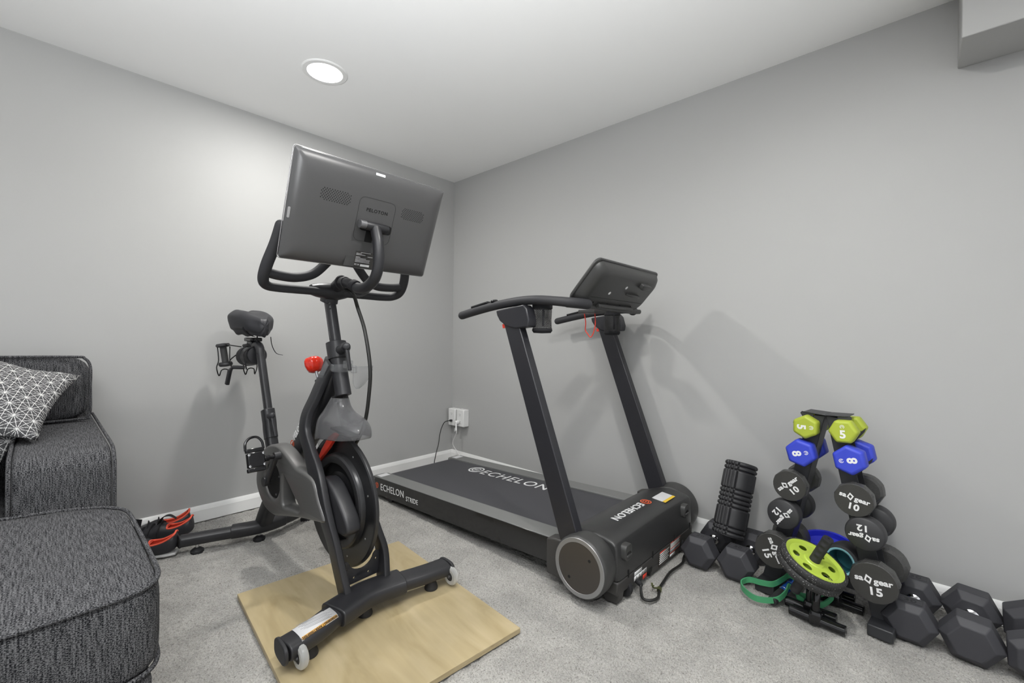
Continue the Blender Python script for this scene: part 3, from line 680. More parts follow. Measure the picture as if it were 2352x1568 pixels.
# handlebar
def side(sg):
    m = MB()
    m.tube(cat([(-0.285, 0.01, 1.213), (-0.285, sg*0.12+0.005, 1.212), (-0.284, sg*0.225, 1.212), (-0.272, sg*0.268, 1.217), (-0.245, sg*0.288, 1.237), (-0.215, sg*0.287, 1.285), (-0.185, sg*0.272, 1.355), (-0.165, sg*0.262, 1.415)], 6),
           lambda t: 0.0160+0.0035*min(1, max(0, (t-0.35)*3)), 18, round_ends=True)
    m.tube(cat([(-0.232, sg*0.284, 1.258), (-0.242, sg*0.235, 1.252), (-0.250, sg*0.17, 1.253), (-0.250, sg*0.115+0.008, 1.274), (-0.245, sg*0.065+0.01, 1.325), (-0.235, sg*0.03+0.01, 1.37), (-0.232, 0.01, 1.385)], 6), 0.0175, 18)
    return m
hbar = side(-1); h2 = side(1); hbar.add(h2.v, h2.f); hbar.build('handlebar', 'foam', bike, smooth=50)
stm = MB().lathe([(0.020, -0.095), (0.027, -0.07), (0.033, -0.03), (0.034, 0.02), (0.024, 0.055), (0.019, 0.065)], (-0.300, 0.0, 1.218), (0, 1, 0), 28)
stm.sweep(P3([(-0.336, 1.175), (-0.322, 1.225)]), oval(0.030, 0.036, 24, 3), up=(1, 0, 0))
stm.tube(P3([(-0.30, 1.225), (-0.245, 1.250), (-0.20, 1.247)]), 0.024, 20)
stem = stm.build('handlebar_stem', 'frame', bike, bevel=0.003)
MB().lathe([(0.026, -0.004), (0.029, 0), (0.026, 0.004)], (-0.235, 0, 1.251), (0.96, 0, -0.1), 24).build('stem_collar', 'rubber', stem)
arm = MB().tube(cat(P3([(-0.255, 1.253), (-0.185, 1.244), (-0.110, 1.220), (-0.048, 1.222), (0.004, 1.252), (0.024, 1.305), (0.020, 1.375), (0.002, 1.430)]), 7), 0.0200, 20).build('screen_arm', 'frame', bike)
MB().lathe([(0.0145, -0.040), (0.0160, -0.037), (0.0160, 0.048), (0.0145, 0.052)], (0.0, 0.0, 1.435), (0, 1, 0), 24).build('pivot_barrel', 'frame', arm)
MB().lathe([(0.008, -0.014), (0.0145, -0.013), (0.0145, 0.012), (0.010, 0.014)], (0.0, -0.050, 1.436), (0, 1, 0), 24).build('pivot_cap', 'satin', arm)
MB().lathe([(0.0225, -0.013), (0.0235, -0.011), (0.0235, 0.011), (0.0225, 0.013)], (-0.135, 0, 1.230), (0.95, 0, -0.33), 20).build('cable_strap', 'strap', arm)
# screen
SX, SY, SN = V((0.052, 0.9986, 0.0)).normalized(), V((0.381, -0.026, 0.924)), V((0.923, -0.045, -0.382))
SM = frame((-0.030, -0.004, 1.461), SX, SY)
def scr(x, y, z): return SM @ V((x, y, z))
rings = []
for wd, hg, z, r_ in ((0.570, 0.349, -0.012, 0.007), (0.580, 0.359, -0.010, 0.008), (0.582, 0.361, -0.004, 0.008), (0.578, 0.357, 0.0, 0.008), (0.560, 0.338, 0.008, 0.010), (0.528, 0.304, 0.0155, 0.014), (0.485, 0.268, 0.0190, 0.02), (0.40, 0.20, 0.020, 0.03)):
    rings.append([scr(x, y, z) for x, y in rrect(wd, hg, r_, 5)])
scn = MB().loft(rings).build('screen', 'screenback', bike, smooth=50)
MB().loft([[scr(x, y, -0.0125) for x, y in rrect(0.568, 0.347, 0.011, 5)], [scr(x, y, -0.0137) for x, y in rrect(0.566, 0.345, 0.011, 5)]]).build('screen_glass', 'screenglass', scn)
ed = MB().loft([[scr(x, y, -0.0115) for x, y in rrect(0.586, 0.365, 0.009, 5)], [scr(x, y, -0.0085) for x, y in rrect(0.586, 0.365, 0.009, 5)]], False, False)
ed.build('screen_bezel', 'silver', scn, solid=0.002)
def bumpz(x, y):
    """height of the screen's back at (x, y)"""
    d = min(0.291-abs(x), 0.1805-abs(y))
    return 0.020 if d > 0.08 else (0.0185+0.0015*(d-0.05)/0.03 if d > 0.05 else (0.015+0.0035*(d-0.03)/0.02 if d > 0.03 else 0.007+0.008*max(0, d-0.01)/0.02))
for gx0, gx1, gy in ((-0.198, -0.096, 0.060), (0.112, 0.207, 0.058)):
    m = MB(); k = 0
    ncol = 12
    for i in range(ncol*2):
        for j in range(8):
            if (i+j) % 2: continue
            x = gx0+(gx1-gx0)*i/(2*ncol-1); y = gy+0.019-0.0054*j
            if (i < 2 or i > 2*ncol-3) and (j in (0, 7)): continue
            m.lathe([(0.0019, 0), (0.0015, 0.0006)], scr(x, y, bumpz(x, y)+0.0001), SN, 8)
    m.build('speaker_grille', 'black', scn)
PMX = SM @ Matrix.Translation((0.010, 0.005, 0.0203))
plate([rrect(0.145, 0.158, 0.022, 6), rrect(0.1435, 0.1565, 0.021, 6)], 0.0006, PMX, 'mount_outline', 'black', scn)
text('PELOTON', 0.0165, SM @ Matrix.Translation((0.011, 0.041, 0.0205)), 'greyink' if False else 'gloss', scn, sx=1.05, bold=0.01, space=1.15)
plate([rrect(0.128, 0.034, 0.012, 5)], 0.0008, SM @ Matrix.Translation((0.019, -0.018, 0.0204)), 'mount_slot', 'black', scn)
plate([rrect(0.030, 0.045, 0.004, 3)], 0.0008, SM @ Matrix.Translation((-0.002, -0.052, 0.0204)), 'port_slot', 'black', scn)
plate([[(-0.077, -0.172), (-0.072, -0.115), (-0.066, -0.108), (0.074, -0.108), (0.080, -0.115), (0.078, -0.172)]], 0.0008, SM @ Matrix.Translation((0, 0, 0.0185)) , 'connector_recess', 'screenlabel', scn)
plate([[(-0.040, -0.171), (-0.040, -0.112), (0.045, -0.112), (0.045, -0.171)]], 0.0008, SM @ Matrix.Translation((0, 0, 0.0193)), 'rating_label', 'hoodlow', scn)
m = MB()
for k, (a, b_) in enumerate([(-0.02, 0.02), (-0.036, -0.015), (-0.036, 0.0), (0.01, 0.03), (-0.036, -0.018), (-0.036, 0.005), (-0.036, 0.022), (-0.036, 0.020), (-0.036, 0.022)]):
    y = -0.116-0.0045*k
    m.box(scr((a+b_)/2, y, 0.0199), (0.0008, b_-a, 0.0012), Matrix((SN, SX, SY)).transposed())
m.box(scr(0.005, -0.164, 0.0199), (0.0008, 0.036, 0.008), Matrix((SN, SX, SY)).transposed())
m.build('label_print', 'whiteink', scn)
text('FC CE', 0.007, SM @ Matrix.Translation((-0.027, -0.163, 0.020)), 'whiteink', scn)
plate([rrect(0.037, 0.009, 0.002, 3)], 0.001, SM @ Matrix.Translation((0.002, 0.169, 0.0090)) @ Matrix.Rotation(-0.38, 4, 'X'), 'button_bar', 'whiteink', scn)
plate([rrect(0.008, 0.036, 0.003, 3)], 0.001, SM @ Matrix.Translation((-0.2835, -0.026, 0.0066)) @ Matrix.Rotation(-0.35, 4, 'Y'), 'volume_rocker', 'silver', scn)
MB().sweep([scr(0.010, -0.018, 0.018), V((-0.006, 0.008, 1.436))], rrect(0.05, 0.025, 0.005, 2), up=(0, 0, 1)).build('screen_hinge', 'gloss', scn)
# cable from the screen down to the flywheel
MB().tube(cat([(-0.006, 0.03, 1.34), (-0.02, 0.035, 1.275), (-0.055, 0.02, 1.215), (-0.12, 0.01, 1.190), (-0.16, 0.012, 1.215), (-0.17, 0.012, 1.23)], 6), 0.0045, 10).build('braided_cable', 'screenlabel', bike)
MB().sweep(cat([(-0.245, 0.0, 1.255), (-0.22, 0.01, 1.225), (-0.18, 0.02, 1.20), (-0.213, 0.06, 1.150), (-0.160, 0.06, 1.057), (-0.121, 0.06, 0.919), (-0.125, 0.06, 0.816), (-0.155, 0.06, 0.691), (-0.205, 0.05, 0.60), (-0.26, 0.04, 0.56)], 6), oval(0.0075, 0.006, 12, 2.2), up=(1, 0, 0)).build('power_cable', 'cable', bike)
# clear sweat guard over the flywheel
rings = []
for z, s0, s1, hw, zt in ((0.792, -0.274, -0.205, 0.028, 0), (0.770, -0.292, -0.198, 0.033, 0), (0.748, -0.312, -0.186, 0.038, 0), (0.730, -0.328, -0.160, 0.046, 0), (0.717, -0.340, -0.118, 0.056, 0), (0.704, -0.350, -0.086, 0.064, 0), (0.684, -0.362, -0.066, 0.068, 0), (0.655, -0.376, -0.058, 0.069, 0), (0.632, -0.384, -0.060, 0.069, 0)):
    rg = []
    for k in range(32):
        a = 2*PI*k/32; c_, q = math.cos(a), math.sin(a); f = (1+c_)/2
        x = (s0+s1)/2+(s1-s0)/2*math.copysign(abs(c_)**0.8, c_)
        zz = z + (0.030*(f-0.5) if z < 0.66 else 0) - (0.012 if z < 0.64 and f < 0.3 else 0)
        rg.append(V((x, hw*math.copysign(abs(q)**0.75, q), zz)))
    rings.append(rg)
MB().loft(rings, False, False).build('sweat_guard', 'frosted', bike, smooth=80, solid=0.003, sub=1)
bb = MB().sweep([(-0.245, 0, 0.80), (-0.255, 0, 0.775)], oval(0.018, 0.014, 16), up=(1, 0, 0)); bb.build('guard_mount', 'frame', bike)
# brake arc above the flywheel
brk = [(-0.200, 0.648), (-0.262, 0.588), (-0.345, 0.518), (-0.350, 0.524), (-0.315, 0.575), (-0.262, 0.632), (-0.222, 0.655)]
plate([brk], 0.016, Matrix.Translation((0, -0.030, 0)) @ BF, 'brake_shoe', 'redmat', bike, bevel=0.002)
MB().box((-0.20, 0.0, 0.655), (0.16, 0.040, 0.010), Matrix.Rotation(0.10, 3, 'Y')).build('brake_pad', 'frame', bike, bevel=0.002)
MB().box((-0.31, -0.012, 0.615), (0.09, 0.05, 0.035), Matrix.Rotation(-0.6, 3, 'Y')).build('brake_housing', 'clear', bike, bevel=0.004)
# clear bottle clip on the head tube
m = MB()
for hw, s0, z0, z1 in ((0.042, -0.245, 0.868, 0.925),):
    rings = [[V((-0.232+0.040*math.cos(a), 0.038*math.sin(a), z)) for a in [math.radians(-120+240*k/20) for k in range(21)]] for z in (0.895, 0.905, 0.915, 0.925)]
    m.loft(rings, closed=False)
m.build('bottle_clip', 'clear', bike, smooth=80, solid=0.003)
m = MB()
rings = []
for z, a0, a1 in ((0.915, 0.02, 0.120), (0.895, 0.02, 0.118), (0.875, 0.02, 0.108), (0.855, 0.02, 0.096), (0.838, 0.025, 0.080), (0.826, 0.035, 0.062)):
    rings.append([V((-0.178-0.03*((k/10)**2)*0.6, a0+(a1-a0)*k/10, z)) for k in range(11)])
m.loft(rings, closed=False); m.build('sweat_shield', 'clear', bike, smooth=80, solid=0.002)
MB().box((-0.180, 0.0, 0.925), (0.02, 0.035, 0.03)).box((-0.172, 0.02, 0.905), (0.02, 0.02, 0.03)).build('clip_bracket', 'clear', bike, bevel=0.004)
MB().sweep([(-0.25, -0.05, 0.93), (-0.31, -0.050, 0.86)], rrect(0.003, 0.03, 0.001, 1), up=(1, 0, 0)).build('clip_tab', 'clear', bike)
# lettering on the beam (near side)
bdir = V((0.122, 0, 0.137)).normalized()
tm = frame(V((-0.535, -0.0325, 0.605)), bdir, V((-bdir.z, 0, bdir.x)))
text('PELOTON', 0.036, tm @ Matrix.Translation((0.030, 0.012, 0)), 'whiteink', beam, sx=0.95, bold=0.015)
lg_ = arcband(0, 0, 0.013, 0.018, 60, 400, 24)
tl = tm @ Matrix.Translation((-0.077, 0.006, 0)) @ Matrix.Rotation(-0.7, 4, 'Z')
plate([lg_], 0.0008, tl, 'round_logo', 'orange', beam)
plate([[(0.000, -0.035), (0.005, -0.035), (0.005, 0.008), (0.000, 0.008)], ], 0.0008, tl, 'round_logo', 'orange', beam)

# small hand weights in the cradles
def hand_weight(label, o_):
    m4 = WM['exercise_bike'] @ Matrix.Translation((-1.335, o_, 0.93)) @ Matrix.Rotation(math.radians(8), 4, 'X')
    t = thing('hand_weight', label, 'dumbbell', mtx=m4)
    MB().cyl((0, 0, -0.045), (0, 0, 0.05), 0.0165, 20).build('handle', 'screenlabel', t)
    for z, h_ in ((0.052, 0.011), (-0.052, 0.013)):
        MB().lathe([(0.012, -h_), (0.030, -h_*0.8), (0.0345, 0), (0.030, h_*0.8), (0.010, h_)], (0, 0, z), (0, 0, 1), 28).build('end_disc', 'urethane', t)
hand_weight('small black hand weight in the wire holder behind the bike saddle, the left one', -0.075)
hand_weight('small black hand weight half hidden behind the bike seat post', 0.055)

# ------------------------------------------------------------------ treadmill
tm_ = thing('treadmill', 'black folding treadmill with a tilted console standing along the right wall', 'treadmill', (1.2, -0.55, 0))
def Pxz(y): return lambda x, z, w_: V((x, y+w_, z))
DZ = lambda x: 0.135+0.038*(x-0.38)
def deckbox(x0, x1, y0, y1, t0, t1, name, mat, bevel=0.0, parent=None):
    """slab following the slope of the deck; t0/t1 are heights relative to its top"""
    m = MB(); vs = []
    for x in (x0, x1):
        for y in (y0, y1):
            for t_ in (t0, t1): vs.append((x, y, DZ(x)+t_))
    m.add(vs, [(0, 1, 3, 2), (4, 6, 7, 5), (0, 4, 5, 1), (2, 3, 7, 6), (0, 2, 6, 4), (1, 5, 7, 3)])
    return m.build(name, mat, parent or tm_, world=True, bevel=bevel)
deck = deckbox(0.36, 1.88, -0.835, -0.295, -0.06, -0.012, 'deck_board', 'black')
belt = MB()
prof = [(0.355, -0.008), (0.343, -0.014), (0.338, -0.03), (0.345, -0.05), (0.36, -0.058)]
bx = [(1.90, -0.006), (1.2, -0.006), (0.6, -0.006), (0.38, -0.006)]+prof+[(0.6, -0.064), (1.9, -0.064)]
belt.loft([[V((x, y, DZ(x)+t_)) for x, t_ in bx] for y in (-0.822, -0.308)])
belt = belt.build('running_belt', 'belt', tm_, world=True, smooth=50)
for y0, y1, sg in ((-0.928, -0.826, -1), (-0.302, -0.200, 1)):
    rl = deckbox(0.345, 1.83, y0+(0.0015 if sg < 0 else 0), y1-(0.0015 if sg > 0 else 0), -0.022, 0.0, 'side_rail', 'rail', 0.002)
    yo = y0 if sg < 0 else y1
    sp_ = MB(); vs = []
    for x, zb in ((0.335, 0.022), (1.82, 0.080)):
        for y in (yo, yo-sg*0.03):
            vs += [(x, y, zb), (x, y, DZ(x)-0.0025)]
    sp_.add(vs, [(0, 1, 3, 2), (4, 6, 7, 5), (0, 4, 5, 1), (2, 3, 7, 6), (0, 2, 6, 4), (1, 5, 7, 3)])
    pn = sp_.build('side_panel', 'deckside', tm_, world=True, bevel=0.002)
    # rear end cap with its label
    ec = MB().sweep([(0.350, (y0+y1)/2, 0.085), (0.315, (y0+y1)/2, 0.085)], lambda t: rrect(0.104-0.012*t, 0.100-0.012*t, 0.012, 3), up=(0, 0, 1)).build('rear_cap', 'rail', tm_, world=True, bevel=0.003)
    MB().box((0.375, (y0+y1)/2, DZ(0.375)+0.0006), (0.05, 0.07, 0.0008)).build('rear_label', 'labelw', rl)
    for ch in rl.children:
        pass
    MB().lathe([(0.010, -0.012), (0.034, -0.012), (0.036, 0), (0.034, 0.012), (0.010, 0.012)], (0.50, yo-sg*0.03, 0.032), (0, 1, 0), 24).build('rear_foot', 'rubber', tm_, world=True)
TI = WM['treadmill'].inverted()
def wput(o):   # shift a child given in world coordinates
    o.data.transform(TI); return o
for o_ in [o for o in bpy.data.objects if o.name.startswith('rear_label')]: wput(o_)
# belt lettering and round mark
BM_ = frame((1.02, -0.388, DZ(1.02)-0.0055), (1, 0, 0.038), (0, 1, 0))
text('ECHELON', 0.118, BM_ @ Matrix.Translation((0.065, -0.012, 0)), 'whiteink', belt, world=False, sx=0.98, space=1.12)
def swirl(mtx, r_, mat, parent, world=False):
    plate([arcband(0, 0, r_*0.80, r_, 0, 360, 40)[:41], circ(0, 0, r_*0.82, 40)], 0.0006, mtx, 'round_logo', mat, parent, world=world)
    plate([arcband(0, 0, r_*0.45, r_*0.60, 40, 330, 24)], 0.0006, mtx, 'round_logo', mat, parent, world=world)
    plate([[(-r_*0.3, -r_*0.08), (r_*0.5, -r_*0.08), (r_*0.5, r_*0.08), (-r_*0.3, r_*0.08)]], 0.0006, mtx, 'round_logo', mat, parent, world=world)
swirl(BM_ @ Matrix.Translation((-0.285, 0.0, 0)), 0.056, 'whiteink', belt)
for o_ in list(belt.children): wput(o_)
# side panel lettering
pn = [o for o in bpy.data.objects if o.name.startswith('side_panel')][0]
SM2 = frame((0.55, -0.9290, 0.0905), (1, 0, 0.055), (0, 0, 1))
text('ECHELON', 0.058, SM2 @ Matrix.Translation((0.005, -0.0035, 0)), 'whiteink', pn, sx=0.98, bold=0.006, space=1.05)
text('STRIDE', 0.039, SM2 @ Matrix.Translation((0.218, -0.022, 0)), 'whiteink', pn, sx=0.95, bold=0.006, space=1.05)
swirl(SM2 @ Matrix.Translation((-0.170, 0.002, 0)), 0.018, 'orange', pn)
for o_ in list(pn.children): wput(o_)
# motor hood
hs = [(1.800, 0.185), (1.815, 0.200), (1.86, 0.232), (1.92, 0.256), (1.98, 0.264), (2.03, 0.261), (2.066, 0.252), (2.080, 0.243), (2.0875, 0.225), (2.094, 0.16), (2.096, 0.098), (1.800, 0.098)]
rings = []
for y, k in ((-0.897, 0.92), (-0.892, 0.95), (-0.880, 0.975), (-0.82, 0.99), (-0.68, 1.005), (-0.52, 1.01), (-0.36, 1.005), (-0.22, 0.99), (-0.168, 0.965), (-0.154, 0.94), (-0.148, 0.90)):
    ins = 0.016*max(0, (0.98-k)/0.08)**1.3
    rings.append([V((min(x, 2.096-ins) if x > 1.9 else x, y, 0.098+(z-0.098)*k)) for x, z in hs])
hood = MB().loft(rings).build('motor_hood', 'hood', tm_, world=True, smooth=40, bevel=0.003)
hl = [(1.790, 0.17), (1.79, 0.05), (2.02, 0.045), (2.06, 0.012), (2.088, 0.010), (2.096, 0.094), (1.83, 0.094), (1.83, 0.17)]
lo = MB().prism([(1.795, 0.052), (2.092, 0.040), (2.096, 0.0945), (1.795, 0.0945)], lambda x, z, y: V((x, y, z)), -0.897, -0.148).build('hood_base', 'hoodlow', tm_, world=True, bevel=0.006)
MB().prism([(1.98, 0.003), (2.085, 0.003), (2.092, 0.045), (1.98, 0.045)], lambda x, z, y: V((x, y, z)), -0.60, -0.245).build('front_pan', 'hoodlow', tm_, world=True, bevel=0.004)
for y in (-0.885, -0.215):
    MB().prism([(2.035, 0.0), (2.085, 0.004), (2.093, 0.05), (2.00, 0.05)], lambda x, z, y_: V((x, y_, z)), y, y+0.045).build('front_foot', 'hoodlow', tm_, world=True, bevel=0.004)
for y in (-0.80, -0.27):
    MB().lathe([(0.008, -0.011), (0.031, -0.011), (0.034, 0), (0.031, 0.011), (0.008, 0.011)], (2.072, y, 0.033), (0, 1, 0), 24).build('transport_wheel', 'rubber', tm_, world=True)
for y in (-0.905, -0.865):
    MB().lathe([(0.008, -0.012), (0.033, -0.012), (0.036, 0), (0.033, 0.012), (0.008, 0.012)], (1.995, y, 0.034), (0, 1, 0), 24).build('base_wheel', 'rubber', tm_, world=True)
# side shrouds where the deck meets the hood
for y0, y1 in ((-0.955, -0.895), (-0.150, -0.095)):
    MB().prism([(1.79, 0.050), (1.99, 0.040), (1.99, 0.215), (1.83, 0.205), (1.79, 0.195)], lambda x, z, y_: V((x, y_, z)), y0, y1).build('side_shroud', 'hoodlow', tm_, world=True, bevel=0.006)
# hooks, slots, labels on the front
for y in (-0.838, -0.258):
    hk = MB().loft([[V((x, y+a*w_, 0.200+b_)) for a, b_ in rrect(0.056, 0.062, 0.018, 4)] for x, w_ in ((2.07, 1.0), (2.104, 1.0), (2.110, 0.9))]).build('transport_hook', 'rail' if False else 'console', hood, smooth=35, bevel=0.002)
    wput(hk)
    sl = MB().loft([[V((x, y+a, 0.192+b_)) for a, b_ in rrect(0.034, 0.024, 0.009, 4)] for x in (2.108, 2.1108)]).build('hook_slot', 'black', hood); wput(sl)
    rd = MB().tube([(2.109, y-0.013, 0.188), (2.109, y+0.013, 0.188)], 0.006, 12, round_ends=True).build('hook_pin', 'console', hood); wput(rd)
for y in (-0.815, -0.60, -0.38, -0.185):
    so = MB().box((2.0965, y, 0.103), (0.003, 0.006, 0.030)).build('screw_slot', 'black', lo); wput(so)
def front_label(y0, y1, z0, z1, mat, name, off=0.0008, parent=None):
    xf = lambda z: 2.0925+0.0037*(z-0.04)/0.0545+off
    m = MB().add([(xf(z0), y0, z0), (xf(z0), y1, z0), (xf(z1), y1, z1), (xf(z1), y0, z1)], [(0, 1, 2, 3)])
    o = m.build(name, mat, parent or lo, solid=0.0005); wput(o); return o
front_label(-0.534, -0.425, 0.020, 0.088, 'darkink', 'warning_label')
front_label(-0.421, -0.300, 0.020, 0.090, 'darkink', 'warning_label')
for k in range(6):
    front_label(-0.528, -0.438+0.008*(k % 2), 0.030+0.009*k, 0.0345+0.009*k, 'whiteink', 'label_print', 0.0014)
front_label(-0.528, -0.47, 0.081, 0.086, 'redmat', 'label_heading', 0.0014)
for k in range(4):
    front_label(-0.415, -0.32+0.008*(k % 2), 0.066+0.006*k, 0.069+0.006*k, 'whiteink', 'label_print', 0.0014)
front_label(-0.415, -0.306, 0.044, 0.061, 'greyink', 'label_print', 0.0014)
for z in (0.0625, 0.041, 0.091): front_label(-0.418, -0.303, z, z+0.0015, 'redmat', 'label_rule', 0.0014)
front_label(-0.415, -0.36, 0.024, 0.036, 'whiteink', 'label_print', 0.0014)
front_label(-0.765, -0.700, 0.072, 0.088, 'whiteink', 'socket_label')
front_label(-0.765, -0.655, 0.050, 0.070, 'whiteink', 'socket_label')
m4 = frame((2.0965, -0.71, 0.060), (0, 1, 0), (0.066, 0, 1))
for k in range(4):
    tr = plate([[(-0.009, -0.007), (0.009, -0.007), (0, 0.008)], [(-0.0065, -0.0055), (0.0065, -0.0055), (0, 0.0055)]], 0.0004, m4 @ Matrix.Translation((-0.038+0.026*k, 0, 0)), 'label_symbol', 'darkink', lo); wput(tr)
front_label(-0.688, -0.652, 0.028, 0.047, 'redmat', 'power_switch', 0.002)
front_label(-0.640, -0.600, 0.030, 0.052, 'black', 'breaker_recess', 0.001)
# hood lettering and sticker
HM = frame((1.985, -0.615, 0.2662), (0, -1, 0), (1, 0, -0.02))
text('ECHELON', 0.050, HM @ Matrix.Translation((0.0, 0.0, 0)), 'whiteink', hood, sx=1.05, bold=0.01, space=1.12, ext=0.0012)
swirl(HM @ Matrix.Translation((-0.165, 0.004, 0)), 0.026, 'orange', hood)
st_ = MB().box((2.020, -0.325, 0.2635), (0.066, 0.115, 0.0012), Matrix.Rotation(0.10, 3, 'Y')).build('hood_sticker', 'labelw', hood)
s2_ = MB().box((2.048, -0.325, 0.2612), (0.014, 0.115, 0.0016), Matrix.Rotation(0.10, 3, 'Y')).build('yellow_band', 'yellow', hood)
for o_ in hood.children:
    if o_.name.split('.')[0] in ('lettering', 'round_logo', 'hood_sticker', 'yellow_band'): wput(o_)
# pivot drums and uprights
for sg, yf in ((-1, -0.985), (1, -0.058)):
    yi = yf-sg*0.095
    dr = MB().lathe([(0.114, 0.0), (0.119, 0.006), (0.1205, 0.014), (0.1205, 0.05), (0.112, 0.088), (0.10, 0.095)], (1.975, yf, 0.146), (0, -sg, 0), 64).build('pivot_drum', 'console', tm_, world=True, smooth=30)
    rg = MB().lathe([(0.094, 0.0015), (0.097, -0.002), (0.112, -0.002), (0.115, 0.002)], (1.975, yf, 0.146), (0, -sg, 0), 64, caps=False).build('drum_ring', 'ring', dr); wput(rg)
    fc = MB().lathe([(0.001, -0.001), (0.0965, -0.001), (0.0965, 0.002)], (1.975, yf, 0.146), (0, -sg, 0), 64).build('drum_face', 'drumface', dr); wput(fc)
    for dx, dz in ((0.048, 0.042), (-0.045, -0.050)):
        h_ = MB().lathe([(0.001, -0.002), (0.006, -0.002), (0.006, 0.0)], (1.975+dx, yf, 0.146+dz), (0, -sg, 0), 16).build('screw_hole', 'black', dr); wput(h_)
    y0, y1 = (-0.950, -0.905) if sg < 0 else (-0.140, -0.095)
    up_ = MB(); vs = []
    L0, L1 = (1.866, 0.180), (1.521, 1.105)
    for (x, z) in (L0, L1):
        for y in (y0, y1): vs += [(x, y, z), (x+(0.100 if z < 0.5 else 0.090), y, z+0.004)]
    up_.add(vs, [(0, 1, 3, 2), (4, 6, 7, 5), (0, 4, 5, 1), (2, 3, 7, 6), (0, 2, 6, 4), (1, 5, 7, 3)])
    up_.build('upright', 'upright', tm_, world=True, bevel=0.005, bseg=3)
    # sleeve joining the upright and the hand rail
    yc = (y0+y1)/2
    slv = MB().loft([[V((x, y, z)) for x, z in ((1.475, 1.163), (1.645, 1.185), (1.665, 1.165), (1.680, 1.115), (1.675, 1.085), (1.60, 1.078), (1.54, 1.090), (1.50, 1.115), (1.482, 1.140))] for y in (y0-0.006, y1+0.006)]).build('rail_bracket', 'upright', tm_, world=True, bevel=0.006, bseg=3)
    rc = MB().box((1.520, yc, 1.093), (0.030, 0.026, 0.018), Matrix.Rotation(-0.2, 3, 'Y')).build('release_catch', 'redmat', slv); wput(rc)
    yr = -0.930 if sg < 0 else -0.120
    yc2 = -0.800 if sg < 0 else -0.225
    hrp = cat([(1.205, yr, 1.150), (1.33, yr, 1.172), (1.46, yr, 1.191), (1.60, yr, 1.203), (1.70, yr-sg*0.010, 1.204)] + ([(1.775, yr+0.045, 1.198), (1.825, yr+0.10, 1.192), (1.845, yr+0.18, 1.190)] if sg < 0 else [(1.755, yr-0.035, 1.198), (1.785, yr-0.09, 1.190)]), 6)
    MB().tube(hrp, lambda t: 0.0205+0.004*max(0, (t-0.7))*3, 20, round_ends=True).build('hand_rail', 'foam', tm_, world=True, smooth=50)
    MB().sweep([(1.285, yr, 1.187), (1.40, yr, 1.207)], rrect(0.026, 0.012, 0.004, 2)).build('control_strip', 'gloss', tm_, world=True, bevel=0.002)
    MB().lathe([(0.018, 0), (0.020, 0.004), (0.016, 0.010)], (1.44, yr, 1.206), (-0.15, 0, 1), 20).build('control_button', 'gloss', tm_, world=True)
# cross bar under the console
MB().sweep([(1.805, -0.825, 1.185), (1.805, -0.205, 1.185)], rrect(0.055, 0.024, 0.010, 3), up=(0, 0, 1)).build('cross_bar', 'console', tm_, world=True, bevel=0.003)
# console
cX, cY = V((0, 1, 0)), V((0.672, 0, 0.741)).normalized()
CMX = frame((1.862, -0.512, 1.292), cX, cY)      # z axis towards the front and down
cz = CMX.to_3x3() @ V((0, 0, 1)); sgz = 1 if cz.x > 0 else -1
def con(x, y, z): return CMX @ V((x, y, z*sgz))
rings = []
for wd, hg, z, r_, dy in ((0.585, 0.222, -0.014, 0.03, 0), (0.592, 0.229, -0.010, 0.034, 0), (0.592, 0.229, -0.002, 0.034, 0), (0.586, 0.224, 0.001, 0.034, 0)):
    rings.append([con(x, y+dy, z) for x, y in rrect(wd, hg, r_, 6)])
con_o = MB().loft(rings).build('console', 'console', tm_, world=True, smooth=45)
rings = []
for wd, hg, z, r_, dy in ((0.576, 0.214, 0.0, 0.04, 0), (0.572, 0.210, 0.012, 0.04, 0), (0.560, 0.200, 0.028, 0.045, -0.002), (0.53, 0.182, 0.042, 0.05, -0.006), (0.49, 0.160, 0.048, 0.05, -0.010)):
    rings.append([con(x, y+dy, z) for x, y in rrect(wd, hg, r_, 6)])
sh = MB().loft(rings).build('console_shell', 'console', tm_, world=True, smooth=60)
def conz(y): return 0.0485
tb = MB().loft([[con(x+0.13*1, y+0.052, z) for x, y in rrect(wd, 0.026, 0.005, 3)] for wd, z in ((0.085, 0.040), (0.085, 0.066), (0.060, 0.072))]).build('shelf_latch', 'console', sh, smooth=30, bevel=0.002); wput(tb)
gpz = MB().sweep(cat([con(0.03, -0.008, 0.046), con(0.045, -0.006, 0.060), (con(0.085, -0.004, 0.064)), con(0.13, -0.008, 0.060), con(0.145, -0.010, 0.046)], 4), rrect(0.016, 0.010, 0.003, 2), up=tuple(cY)).build('tablet_grip', 'console', sh); wput(gpz)
for x, y in ((-0.115, -0.018), (-0.01, 0.025)):
    d_ = MB().lathe([(0.001, 0.0), (0.008, 0.0), (0.008, -0.004)], con(x, y, 0.0492), cz*sgz, 16).build('socket_cap', 'whiteink', sh); wput(d_)
m = MB().sweep([con(-0.238, -0.050, 0.0485), con(0.236, -0.050, 0.0485)], rrect(0.0012, 0.0012, 0.0004, 1)); wput(m.build('seam_line', 'black', sh))
for x in (-0.19, -0.07, 0.05, 0.16):
    so = MB().box(con(x, -0.083, 0.0480), (0.004, 0.006, 0.016), Matrix.Rotation(0.75, 3, 'Y')).build('screw_slot', 'black', sh); wput(so)
wput(plate([rrect(0.50, 0.15, 0.012, 4)], 0.001, CMX @ Matrix.Translation((0, 0, -0.0145*sgz)), 'display', 'screenglass', con_o))
MB().sweep([(1.815, -0.66, 1.190), (1.815, -0.34, 1.190)], rrect(0.08, 0.020, 0.009, 3), up=(0, 0, 1)).build('console_base', 'console', tm_, world=True, bevel=0.004)
